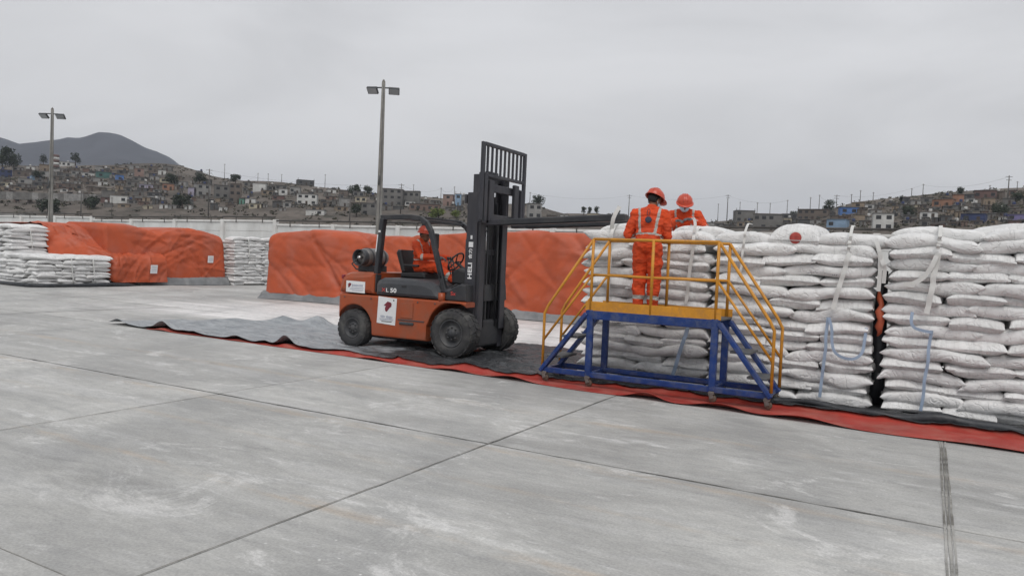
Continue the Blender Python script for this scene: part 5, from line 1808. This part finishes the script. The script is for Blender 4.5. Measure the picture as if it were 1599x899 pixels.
MX = [-500, -300, -120, 0, 12, 30, 55, 80, 105, 125, 142, 155, 170, 188, 205, 225, 245, 262, 280, 300, 340, 400, 520]
MZ = [215, 200, 205, 212, 215, 222, 220, 216, 213.5, 211, 207, 204, 205, 209, 217, 227, 235, 242, 255, 265, 279, 300, 340]
v, f = [], []
cols = np.arange(-500, 521, 5)
nr = 40
for px in cols:
    py = float(np.interp(px, MX, MZ))
    top = ray(float(px), py) * 2500.0
    for k in range(nr):
        q = k / (nr - 1)
        if q <= .7:
            e = q / .7; kk = .62 + .38 * e; z = (top.z + EYE + 2) * e ** 1.15
        else:
            e = (q - .7) / .3; kk = 1 + .4 * e; z = (top.z + EYE) * (1 - e * .8)
        x, y = top.x * kk, top.y * kk
        amp = 40 * math.sin(min(1, q / .7) * math.pi) if q < .7 else 10
        nz = (mnoise.noise(Vector((x * .0045, y * .0045, 1))) + .5 * mnoise.noise(Vector((x * .012, y * .012, 4)))) * amp
        nz -= abs(mnoise.noise(Vector((x * .011, y * .011, 7)))) * 16 * math.sin(min(1, q) * math.pi)
        v.append((x, y, max(-3, z - 2 + nz)))
for i in range(len(cols) - 1):
    for k in range(nr - 1):
        f.append((i * nr + k, (i + 1) * nr + k, (i + 1) * nr + k + 1, i * nr + k + 1))
M_MOUNT = pmat('bare_mountain', (0.052, 0.054, 0.064), .95, var=.25, scale=.012, world_co=True, spec=.1)
tag(link('mountain', mesh_np('mountain', v, f, M_MOUNT)), 'bare dark mountain far behind the left hillside', kind='structure')

# ================================================================== HOUSES ON THE HILLSIDE
WALLC = {'white': (.54, .54, .52), 'cream': (.42, .38, .29), 'grey': (.165, .16, .152), 'pale grey': (.28, .275, .265), 'brick': (.175, .125, .105), 'brown': (.145, .122, .105),
         'dark blue': (.05, .065, .14), 'blue': (.10, .19, .42), 'light blue': (.24, .34, .46), 'teal': (.08, .16, .15), 'green': (.13, .26, .21), 'lavender': (.32, .30, .37), 'pink': (.27, .19, .165), 'orange': (.29, .165, .115), 'tan': (.26, .21, .16), 'dark grey': (.10, .10, .10), 'lilac': (.19, .17, .32), 'red brown': (.155, .10, .09)}
HM = {k: pmat('house_' + k.replace(' ', '_'), c, .9, var=.22, scale=.7, dirt=tuple(q * .45 for q in c), dirt_amt=.5, dscale=.5) for k, c in WALLC.items()}
M_WIN = pmat('dark_window_glass', (0.035, 0.036, 0.038), .2, var=.2)
M_DOOR = pmat('house_door', (0.06, 0.045, 0.035), .7, var=.3)
M_ROOFS = pmat('roof_slab', (0.16, 0.155, 0.15), .9, var=.25, scale=.5)
M_TIN = pmat('rusty_tin_roof', (0.20, 0.17, 0.15), .75, var=.3, scale=.6)
BOXME = {}


def unit_box(mat, bev=0):
    k = (mat.name, bev)
    if k not in BOXME:
        mb = MB().box((0, 0, 0), (1, 1, 1), bev)
        me = bpy.data.meshes.new('house_piece')
        me.from_pydata([tuple(p) for p in mb.v], [], mb.f); me.materials.append(mat)
        bm = bmesh.new(); bm.from_mesh(me); bmesh.ops.recalc_face_normals(bm, faces=bm.faces); bm.to_mesh(me); bm.free()
        BOXME[k] = me
    return BOXME[k]


def find_q(px, py):
    """slope position of the hill point seen at this pixel"""
    best = None
    for i in range(5, 101):
        q = i / 100
        p = hill_point(px, q) - CAMP
        yy = IH / 2 - FPX * p.dot(UPV) / p.dot(FWD)
        d = abs(yy - py)
        if best is None or d < best[0]: best = (d, q)
    return best[1]


def house(px0, px1, py0, py1, col, label, group, r, roof=None, stor=None, grid=True):
    pc = (px0 + px1) / 2
    q = find_q(pc, py1)
    p = hill_point(pc, q)
    dep = (p - CAMP).dot(FWD)
    w = (px1 - px0) / FPX * dep; h = (py1 - py0) / FPX * dep
    dpt = max(3.5, min(9, w * .8))
    toc = (CAMP - p); toc.z = 0; toc.normalize()
    rz = math.atan2(toc.y, toc.x) + math.pi / 2 + R_(r.uniform(-16, 16))
    base = p - toc * (dpt / 2)
    # keep the seen height where the slope lifts the front
    t = thing('house', (base.x, base.y, p.z - .3), label, 'house', group, rz)
    H = h + .3
    wo = link('wall', unit_box(HM[col], .004), t, (0, 0, (H - 1.2) / 2), (0, 0, 0), (w, dpt, H + 1.2))
    rm = roof or r.choice((M_ROOFS, M_ROOFS, M_TIN))
    ro = link('roof', unit_box(rm), t, (0, -.1, H + .06), (R_(r.uniform(-2, 2)) if rm is M_TIN else 0, R_(r.uniform(-2.5, 2.5)) if rm is M_TIN else 0, 0), (w + .35, dpt + .4, .14))
    ns = stor or max(1, round(h / 3.0))
    nw = max(1, min(5, int(w / 2.4)))
    sh = H / ns
    for s in range(ns):
        for k in range(nw):
            if r.random() < .12: continue
            x = -w / 2 + w * (k + .5) / nw + r.uniform(-.15, .15)
            z = s * sh + sh * .56
            if s == 0 and k == nw // 2 and r.random() < .7:
                link('door', unit_box(M_DOOR), t, (x, -dpt / 2 - .01, min(1.05, sh * .42)), (0, 0, 0), (min(.95, w * .2), .10, min(2.1, sh * .78)))
            else:
                wn_ = link('window', unit_box(M_WIN), t, (x, -dpt / 2 - .01, z), (0, 0, 0), (min(1.5, w / nw * .55), .09, min(1.25, sh * .42)))
    if r.random() < .35:
        for s_ in (-1, 1):
            link('rebar_column', unit_box(HM['dark grey']), t, (s_ * (w / 2 - .2), -dpt / 2 + .3, H + .6), (0, 0, 0), (.16, .16, 1.1))
    if r.random() < .22:
        tk_ = MB().lathe((0, 0, 0), (0, 0, 1), [(0, 0), (0, .55), (1.0, .55), (1.15, .4), (1.2, 0)], 12)
        o = tk_.build('water_tank', HM[r.choice(('dark blue', 'dark grey', 'white'))], t, org=Vector((0, 0, 0))); o.location = (w * r.uniform(-.3, .3), dpt * .1, H + .12)
    return t


rh = random.Random(99)
NAMED = [
 (92, 116, 253, 259.5, 'white', 'long low white house beside the left light pole near the ridge'),
 (43, 54, 260, 266, 'white', 'small white house left of the far light pole'),
 (0, 16, 265, 278, 'dark blue', 'dark blue house at the left edge of the hillside'),
 (49, 62, 274, 281, 'light blue', 'light blue house left of the far light pole'),
 (82, 100, 263, 269, 'pale grey', 'pale house with narrow windows right of the far light pole'),
 (113, 129, 267, 273, 'pale grey', 'long pale grey house on the upper left terrace'),
 (131, 146, 270, 276, 'white', 'white house beside the teal house on the left slope'),
 (152, 172, 268, 279, 'teal', 'teal house on the left hillside below the mountain'),
 (182, 192, 273, 284, 'blue', 'bright blue house on the left hillside'),
 (3, 19, 284, 291, 'cream', 'cream house above the long grey wall at far left'),
 (155, 168, 284, 290, 'white', 'tiny white house below the teal house'),
 (176, 201, 306, 318, 'white', 'white house with three wide windows just above the yard wall'),
 (160, 176, 308, 316, 'red brown', 'dark red house front beside the white three-window house'),
 (211, 224, 263, 279, 'pink', 'pinkish two-storey house high on the left slope'),
 (252, 272, 279, 286, 'cream', 'cream house with a flat roof right of the pinkish house'),
 (256, 272, 287, 297, 'orange', 'orange-brown house below the cream flat-roofed house'),
 (220, 239, 288, 296, 'lavender', 'lavender house in the middle of the left slope'),
 (306, 327, 287, 306, 'pale grey', 'unfinished concrete house with open window frames left of a dark pole'),
 (296, 305, 293, 306, 'lavender', 'narrow lavender house left of the unfinished concrete house'),
 (336, 357, 289, 310, 'grey', 'tall grey block with a row of upper windows right of a dark pole'),
 (359, 377, 287, 317, 'brown', 'tall brown brick block right of the grey windowed block'),
 (376, 384, 310, 319, 'green', 'small green house front with one window'),
 (385, 400, 310, 318, 'white', 'white house next to the small green house'),
 (251, 263, 319, 326, 'white', 'small white house with one dark window low on the left slope'),
 (265, 276, 320, 326, 'pale grey', 'pale house right of the one-window white house'),
 (226, 238, 320, 326, 'cream', 'small cream house low on the left slope'),
 (292, 301, 320, 327, 'white', 'small white house low left of the dark pole'),
 (344, 356, 323, 329, 'white', 'isolated white hut on bare ground above the wall'),
 (397, 416, 286, 299, 'white', 'white two-storey house high on the bare slope'),
 (436, 449, 295, 305, 'white', 'small white two-storey house in the middle of the bare slope'),
 (466, 496, 303, 320, 'white', 'large white house with a long balcony band on the bare slope'),
 (511, 524, 296, 302, 'white', 'low white house just below the ridge'),
 (464, 489, 280, 288, 'dark grey', 'dark roofed house standing on the ridge line'),
 (531, 545, 309, 323, 'pale grey', 'pale house left of the light pole behind the forklift'),
 (481, 509, 328, 336, 'white', 'low white building right above the yard wall'),
 (567, 591, 317, 336, 'grey', 'grey house close left of the tall light pole'),
 (599, 630, 295, 321, 'grey', 'large grey block house close right of the tall light pole'),
 (631, 656, 299, 321, 'grey', 'grey block house above the forklift roof'),
 (632, 648, 314, 321, 'white', 'white annex below the grey block above the forklift roof'),
 (641, 688, 319, 330, 'brick', 'long brick building above the forklift roof'),
 (693, 709, 304, 321, 'pink', 'pinkish house left of the turquoise house beside the mast'),
 (711, 720, 303, 322, 'light blue', 'narrow turquoise house beside the forklift mast'),
 (720, 730, 305, 319, 'pale grey', 'pale house touching the forklift mast'),
 (824, 845, 318, 342, 'pale grey', 'grey house seen just right of the load backrest'),
 (1147, 1176, 329, 347, 'grey', 'grey house right of the leaning worker'),
 (1178, 1221, 334, 360, 'grey', 'large grey house behind the middle of the stacks'),
 (1192, 1221, 347, 358, 'white', 'white-fronted ground floor before the large grey house'),
 (1223, 1247, 334, 343, 'dark grey', 'dark low house behind the red-dotted sack'),
 (1249, 1294, 327, 344, 'brown', 'wide brown house behind the red-dotted sack'),
 (1312, 1339, 323, 334, 'blue', 'blue house on the right hillside'),
 (1296, 1324, 342, 357, 'light blue', 'blue-grey house below the blue house at right'),
 (1352, 1367, 319, 327, 'white', 'small white house on the right hillside'),
 (1366, 1395, 333, 360, 'white', 'white two-storey house right behind the gap between the stacks'),
 (1461, 1489, 311, 324, 'orange', 'salmon orange house on the right hillside'),
 (1489, 1504, 304, 318, 'orange', 'tall orange-brown house on the right ridge'),
 (1523, 1553, 297, 310, 'red brown', 'red-brown house on the right ridge line'),
 (1536, 1552, 309, 321, 'tan', 'tan house below the red-brown ridge house'),
 (1440, 1464, 331, 341, 'white', 'white house with two windows low on the right hillside'),
 (1423, 1437, 313, 321, 'pale grey', 'pale house near the right ridge left of the salmon house'),
 (1507, 1540, 333, 346, 'dark blue', 'dark blue house low on the right hillside'),
 (1576, 1605, 334, 344, 'lilac', 'lilac house at the right edge of the hillside'),
]
for a, b, c0, d0, col, lab in NAMED:
    house(a, b, c0, d0, col, lab, 'hillside houses', rh)
taken = [(a, b, c0, d0) for a, b, c0, d0, _, _ in NAMED]


LAND = [(160, 274, 'teal house'), (187, 279, 'bright blue house'), (217, 271, 'pinkish two-storey house'), (264, 292, 'orange-brown house'), (262, 282, 'cream flat-roofed house'), (230, 292, 'lavender house'), (316, 297, 'unfinished concrete house'), (346, 300, 'grey windowed block'), (368, 302, 'tall brown brick block'), (380, 315, 'small green house'), (188, 312, 'white three-window house'), (480, 312, 'large white balcony house'), (350, 326, 'isolated white hut'), (407, 292, 'white two-storey house'), (442, 300, 'small white two-storey house'), (8, 272, 'dark blue house at left'), (11, 288, 'cream house above the grey wall'), (664, 325, 'long brick building'), (715, 313, 'turquoise house'), (476, 284, 'dark ridge house'), (80, 290, 'far light pole'), (596, 315, 'tall light pole'), (614, 308, 'large grey block'), (554, 297, 'round ridge tree'), (495, 332, 'low white building above the wall'), (579, 327, 'grey house by the light pole'), (104, 256, 'long low white house'), (55, 277, 'light blue house'), (120, 300, 'long grey retaining wall'),
        (840, 315, 'load backrest'), (1161, 338, 'grey house by the leaning worker'), (1200, 347, 'large grey house behind the stacks'), (1270, 335, 'wide brown house'), (1325, 328, 'blue house'), (1310, 350, 'blue-grey house'), (1360, 323, 'small white house'), (1380, 347, 'white two-storey house'), (1475, 317, 'salmon orange house'), (1496, 311, 'tall orange-brown house'), (1538, 303, 'red-brown ridge house'), (1544, 315, 'tan house'), (1452, 336, 'two-windowed white house'), (1430, 317, 'pale house near the ridge'), (1523, 339, 'dark blue house'), (1590, 339, 'lilac house'), (1576, 296, 'tall dark utility pole')]
USED = set()
SMALL = False


def fill_label(px, py, w, h, col, side):
    size = 'tall' if h > 11 else 'wide' if w > 16 else 'small' if w < 11.5 else 'plain'
    opts = sorted(LAND, key=lambda l: (l[0] - px) ** 2 + 2 * (l[1] - py) ** 2)[:6]
    for (lx, ly, nm) in opts:
        dx, dy = px - lx, py - h / 2 - ly
        rel = ('left of' if dx < 0 else 'right of') if abs(dx) > abs(dy) else ('above' if dy < 0 else 'below')
        near = 'just ' if math.hypot(dx, dy) < 22 else 'some way '
        lab = '%s %s house %s%s the %s' % (size, col, near, rel, nm)
        if lab not in USED:
            USED.add(lab); return lab
    return 'small plain %s house among the others on the %s hillside' % (col, side)


def fill(x0, x1, n, ylo, side, seed):
    r = random.Random(seed)
    k = tries = 0
    while k < n and tries < n * 60:
        tries += 1
        px = r.uniform(x0, x1)
        sk = float(np.interp(px, SKX, SKY_))
        py = r.uniform(sk + 8, ylo(px))
        w = r.uniform(5, 10) if SMALL else r.uniform(8, 19); h = r.uniform(3.5, 6) if SMALL else (r.uniform(4.5, 9) if r.random() < .8 else r.uniform(9, 12))
        if any(px + w / 2 > a - .5 and px - w / 2 < b + .5 and py > c + 2.5 and py - h < d - 2.5 for a, b, c, d in taken): continue
        taken.append((px - w / 2, px + w / 2, py - h, py)); k += 1
        col = r.choices(['grey', 'brown', 'tan', 'dark grey', 'brick', 'pale grey', 'cream', 'white', 'red brown'], [9, 8, 3, 7, 2, 3, 1, 1, 1])[0]
        house(px - w / 2, px + w / 2, py - h, py, col, fill_label(px, py, w, h, col, side), 'plain houses on the %s hillside' % side, r)


fill(-20, 260, 80, lambda x: 300 if x < 160 else 325, 'left', 1)
fill(260, 740, 40, lambda x: 330, 'left', 2)
fill(1090, 1230, 14, lambda x: 358, 'right', 3)
fill(1230, 1610, 66, lambda x: 356, 'right', 4)
fill(830, 985, 5, lambda x: 345, 'middle', 5)
SMALL = True
fill(-20, 330, 45, lambda x: 318, 'left', 6)
fill(330, 740, 25, lambda x: 325, 'left', 7)
fill(1230, 1610, 30, lambda x: 352, 'right', 8)

# long retaining wall on the left slope, in cast panels
rw = thing('retaining_wall', hill_point(80, find_q(80, 304)), 'long grey retaining wall crossing the lower left hillside', 'wall')
xs = np.linspace(-40, 240, 29)
for a, b in zip(xs[:-1], xs[1:]):
    ya, yb = 297 + (a / 240) * 8 + 4, 297 + (b / 240) * 8 + 4
    pa, pb = hill_point(a, find_q(80, 302)), hill_point(b, find_q(80, 302))
    da, db = ray(a, ya), ray(b, yb)
    k = 330.0
    A, B_ = CAMP + da * k, CAMP + db * k
    hgt = 3.3
    mb = MB()
    d = (B_ - A).normalized()
    mb.box((A + B_) / 2 + Vector((0, 0, -hgt / 2 + .6)), ((B_ - A).length - .06, .3, hgt), .02, Matrix((d, Vector((-d.y, d.x, 0)).normalized(), d.cross(Vector((-d.y, d.x, 0)).normalized()))).transposed())
    mb.build('panel', HM['pale grey'] if rh.random() < .5 else HM['grey'], rw)

# low flat-roofed shed just over the wall at far left
sh = thing('shed', CAMP + ray(10, 345) * 75 - Vector((0, 0, 2.0)), 'flat white-roofed shed over the wall at far left', 'shed')
c = CAMP + ray(8, 332) * 75
MB().box(c + Vector((0, 0, -2.2)), (4.2, 3.5, 4.0), .02, Matrix.Rotation(R_(30), 3, 'Z')).build('wall', HM['grey'], sh)
MB().box(c + Vector((0, 0, -.15)), (4.9, 4.0, .28), .02, Matrix.Rotation(R_(30), 3, 'Z') @ Matrix.Rotation(R_(2), 3, 'Y')).build('roof', HM['pale grey'], sh)
# red and white banded tank on the ridge
p = CAMP + ray(86, 262) * 445
tw = thing('banded_tank', p - Vector((0, 0, 1)), 'red and white banded tower beside the far light pole', 'tower')
for k in range(5):
    MB().lathe(p + Vector((0, 0, 1.55 * k)), (0, 0, 1), [(0, 0), (0, 2.3 - .02 * k), (1.55, 2.3 - .02 * k), (1.55, 0)], 14).build('band', HM['red brown'] if k % 2 == 0 else HM['white'], tw)
MB().tube([p + Vector((0, 0, -4)), p + Vector((0, 0, .1))], 1.6, 10).build('stem', HM['white'], tw)

# ================================================================== UTILITY POLES AND WIRES
M_UPOLE = pmat('utility_pole', (0.11, 0.105, 0.10), .85, var=.2)
POLES = [(327, 264, 342, 'dark utility pole standing before the unfinished concrete house'), (359, 281, 322, 'dark utility pole beside the tall brown brick block'), (127, 296, 341, 'thin utility pole below the long grey wall'), (175, 308, 338, 'short utility pole left of the white three-window house'),
 (627, 287, 334, 'utility pole before the grey blocks above the forklift roof'), (547, 312, 345, 'pale utility pole left of the tall light pole'), (508, 272, 290, 'thin pole on the ridge left of the round tree'), (403, 270, 284, 'thin pole on the ridge at the upper bare slope'), (351, 256, 280, 'thin mast on the ridge behind the dark pole'),
 (419, 271, 284, 'thin pole on the ridge right of the two-storey white house'), (440, 272, 284, 'thin pole on the ridge left of the dark ridge house'), (646, 288, 306, 'thin pole rising from the grey blocks'), (689, 293, 312, 'thin pole left of the pinkish house'), (710, 291, 306, 'thin pole by the turquoise house'),
 (828, 300, 322, 'thin pole right of the load backrest'), (983, 304, 342, 'utility pole just left of the worker with his back turned'), (1122, 318, 346, 'short utility pole right of the leaning worker'), (1137, 304, 342, 'utility pole with crossarms right of the leaning worker'), (1156, 315, 332, 'thin pole above the grey house behind the stacks'),
 (1183, 316, 334, 'thin pole above the large grey house'), (1203, 317, 334, 'second thin pole above the large grey house'), (1230, 312, 336, 'thin pole above the red-dotted sack'), (1266, 308, 330, 'thin pole above the wide brown house'), (1280, 304, 326, 'tall thin pole at the left end of the right hillside'), (1307, 304, 322, 'crossarm pole at the left of the blue house'),
 (1330, 303, 314, 'thin pole above the blue house'), (1344, 297, 314, 'thin pole right of the blue house'), (1364, 300, 312, 'thin pole above the small white house'), (1424, 294, 308, 'thin pole above the pale ridge house'), (1442, 287, 306, 'tall thin pole left of the salmon house'), (1576, 274, 318, 'tall dark utility pole near the right edge'), (1589, 283, 298, 'thin pole at the right edge of the ridge'), (1546, 289, 299, 'thin pole above the red-brown ridge house')]
tops = []
for i, (px, yt, yb, lab) in enumerate(POLES):
    q = find_q(px, min(yb, 356)); pb = hill_point(px, q); dep = (pb - CAMP).dot(FWD)
    top = CAMP + ray(px, yt) * dep
    pb = Vector((top.x, top.y, pb.z - 1.5))
    t = thing('utility_pole', pb, lab, 'utility pole', 'utility poles on the hills')
    big = (yb - yt) > 30
    MB().tube([pb, top], [.26, .17] if big else [.17, .12], 7).build('pole', M_UPOLE, t)
    ax = Vector((.87, .49, 0))
    for z, w in (((-.5, 1.3), (-1.7, 1.0)) if big or 'crossarm' in lab else ((-.4, .5),)):
        MB().bar(top + Vector((0, 0, z)) - ax * w, top + Vector((0, 0, z)) + ax * w, .14, .14).build('crossarm', M_UPOLE, t)
    tops.append((px, top))
wire_pairs = [(0, 4), (4, 12), (12, 13), (0, 1), (1, 7), (14, 15), (15, 17), (17, 21), (23, 24), (24, 29), (29, 30)]
M_WIRE = pmat('power_wire', (.05, .05, .05), .6, var=.1)
for k, (a, b) in enumerate(wire_pairs):
    A, B_ = tops[a][1], tops[b][1]
    pts = []
    for q in np.linspace(0, 1, 10):
        p = A.lerp(B_, q); p = p - Vector((0, 0, 4 * q * (1 - q) * 2.2 + .5)); pts.append(p)
    solo(MB().tube(pts, .028, 4), 'power_wire', M_WIRE, pts[0], ('short' if b == a + 1 else 'long') + ' power wire from the ' + POLES[a][3], 'wire', 'power wires')

# ================================================================== TREES
M_LEAF = pmat('dark_foliage', (0.040, 0.050, 0.034), .8, var=.45, scale=.6, spec=.2)
M_LEAF2 = pmat('yellow_green_foliage', (0.12, 0.15, 0.04), .8, var=.4, scale=.6, spec=.2)
M_BARK = pmat('tree_bark', (0.07, 0.055, 0.045), .9, var=.3)


def tree(px, py0, py1, wpx, label, seed, leaf=M_LEAF, narrow=False):
    r = random.Random(seed)
    q = find_q(px, min(py1, 356)); pb = hill_point(px, q); dep = (pb - CAMP).dot(FWD)
    H = (py1 - py0) / FPX * dep; Wd = wpx / FPX * dep
    top = CAMP + ray(px, py0) * dep
    pb = Vector((top.x, top.y, top.z - H))
    t = thing('tree', pb, label, 'tree', 'trees on the hills')
    tr_ = MB().tube([pb - Vector((0, 0, 1.5)), pb + Vector((.1, 0, H * .35)), pb + Vector((-.1, .1, H * .8))], [.22 + H * .012, .16 + H * .01, .05], 7)
    for k in range(5):
        a = r.uniform(0, 6.28); b = pb + Vector((0, 0, H * r.uniform(.25, .6)))
        tr_.tube([b, b + Vector((math.cos(a) * Wd * .33, math.sin(a) * Wd * .33, H * .2))], [.10, .03], 5)
    tr_.build('trunk', M_BARK, t)
    vs, fs = [], []
    clumps = []
    for k in range(16):
        a = r.uniform(0, 6.28); rr_ = Wd * .36 * math.sqrt(r.random()); z = H * r.uniform(.34, .88)
        if narrow: rr_ *= .6
        clumps.append((Vector((math.cos(a) * rr_, math.sin(a) * rr_, z)), Wd * r.uniform(.13, .25)))
    for k in range(1100):
        c, cr = clumps[k % 16]
        d = Vector((r.gauss(0, 1), r.gauss(0, 1), r.gauss(0, .8))).normalized() * cr * r.uniform(.45, 1.08)
        p = pb + c + d
        s = r.uniform(.16, .40) * max(.6, Wd / 7)
        e1 = Vector((r.gauss(0, 1), r.gauss(0, 1), r.gauss(0, 1))).normalized(); e2 = e1.orthogonal().normalized()
        b = len(vs)
        vs += [p - e1 * s, p + e2 * s * .6, p + e1 * s, p - e2 * s * .6]
        fs.append((b, b + 1, b + 2, b + 3))
    MB().add(vs, fs).build('crown', leaf, t)


TREES = [(554, 289, 306, 23, 'round dark tree on the ridge left of the tall light pole', M_LEAF, False), (573, 291, 303, 18, 'smaller dark tree right of the round ridge tree', M_LEAF, False), (118, 238, 259, 16, 'dark tree on the ridge right of the far light pole', M_LEAF, False), (68, 241, 260, 12, 'dark tree left of the far light pole', M_LEAF, False), (4, 226, 268, 34, 'large dark tree at the left edge', M_LEAF, False), (22, 240, 268, 24, 'dark tree beside the large tree at left edge', M_LEAF, False),
 (368, 272, 288, 18, 'dark tree on the ridge above the brown brick block', M_LEAF, False), (840, 305, 324, 22, 'rounded dark tree right of the load backrest', M_LEAF, False), (912, 322, 336, 12, 'small dark tree left of the tree row on the middle ridge', M_LEAF, True), (921, 323, 336, 11, 'small dark tree in the row on the middle ridge', M_LEAF, True), (932, 322, 336, 12, 'small dark tree right in the row on the middle ridge', M_LEAF, True), (966, 327, 339, 9, 'lone dark tree left of the worker with his back turned', M_LEAF, True), (1092, 334, 352, 16, 'dark tree right of the leaning worker head', M_LEAF, False),
 (285, 304, 326, 30, 'dark tree low on the slope left of the dark pole', M_LEAF, False), (140, 306, 326, 34, 'dark trees mass above the yard wall left of the white house', M_LEAF, False), (75, 312, 334, 40, 'wide dark tree by the foot of the far light pole', M_LEAF, False), (60, 266, 283, 20, 'dark tree among houses left of the far light pole', M_LEAF, False), (268, 272, 290, 22, 'dark tree high on the left slope', M_LEAF, False), (312, 270, 288, 20, 'dark tree above the unfinished concrete house', M_LEAF, False), (557, 318, 338, 20, 'grey-green tree left of the light pole behind the forklift', M_LEAF, False), (685, 328, 342, 30, 'yellow-green bush above the forklift roof', M_LEAF2, False), (712, 329, 341, 16, 'smaller yellow-green bush beside the mast', M_LEAF2, False),
 (1500, 292, 308, 14, 'palm-like dark tree on the right ridge', M_LEAF, True), (1410, 304, 318, 12, 'dark tree on the right ridge', M_LEAF, False), (1420, 322, 340, 22, 'dark tree in the middle of the right hillside', M_LEAF, False), (1560, 318, 336, 30, 'wide dark tree on the right hillside near the edge', M_LEAF, False), (1240, 330, 340, 16, 'dark tree above the red-dotted sack', M_LEAF, False), (1296, 312, 332, 22, 'dark tree at the left end of the right hillside', M_LEAF, False), (1586, 300, 320, 26, 'dark tree at the right edge of the ridge', M_LEAF, False)]
for i, (px, a, b, w, lab, lf, nrw) in enumerate(TREES):
    tree(px, a, b, w, lab, 300 + i, lf, nrw)

# low dry scrub scattered over the slopes
rsb = random.Random(404)
vs, fs = [], []
for k in range(1500):
    px = rsb.uniform(-60, 1640)
    q = rsb.uniform(.12, 1.0)
    if 740 < px < 1090 and rsb.random() < .6: continue
    p0 = hill_point(px, q)
    sz = rsb.uniform(.5, 1.5)
    for j in range(14):
        p = p0 + Vector((rsb.gauss(0, sz * .7), rsb.gauss(0, sz * .7), abs(rsb.gauss(0, sz * .4))))
        e1 = Vector((rsb.gauss(0, 1), rsb.gauss(0, 1), rsb.gauss(0, 1))).normalized() * rsb.uniform(.2, .5); e2 = e1.orthogonal() * .7
        b = len(vs); vs += [p - e1, p + e2, p + e1, p - e2]; fs.append((b, b + 1, b + 2, b + 3))
sc_ = MB().add(vs, fs).build('scrub', pmat('dry_scrub', (0.062, 0.060, 0.044), .9, var=.5, scale=.3, spec=.1))
tag(sc_, 'dry dark scrub scattered over the hillsides', kind='stuff')

# ================================================================== HAZE
hz = MB().box((0, 0, 0), (1, 1, 1))
hm_ = bpy.data.materials.new('pale_haze'); hm_.use_nodes = True
ht = hm_.node_tree; ht.nodes.clear()
hn = NT(ht)
pv = hn('ShaderNodeVolumePrincipled', {'Color': (0.80, 0.87, 0.99, 1), 'Density': HAZE_D, 'Anisotropy': 0.0})
hn('ShaderNodeOutputMaterial', {'Volume': pv.outputs[0]})
if HAZE_D > 0:
    ho = MB().box((-1000, 1300, 258), (11000, 9000, 524)).build('haze', hm_)
    tag(ho, 'thin grey haze over the hills', kind='stuff')
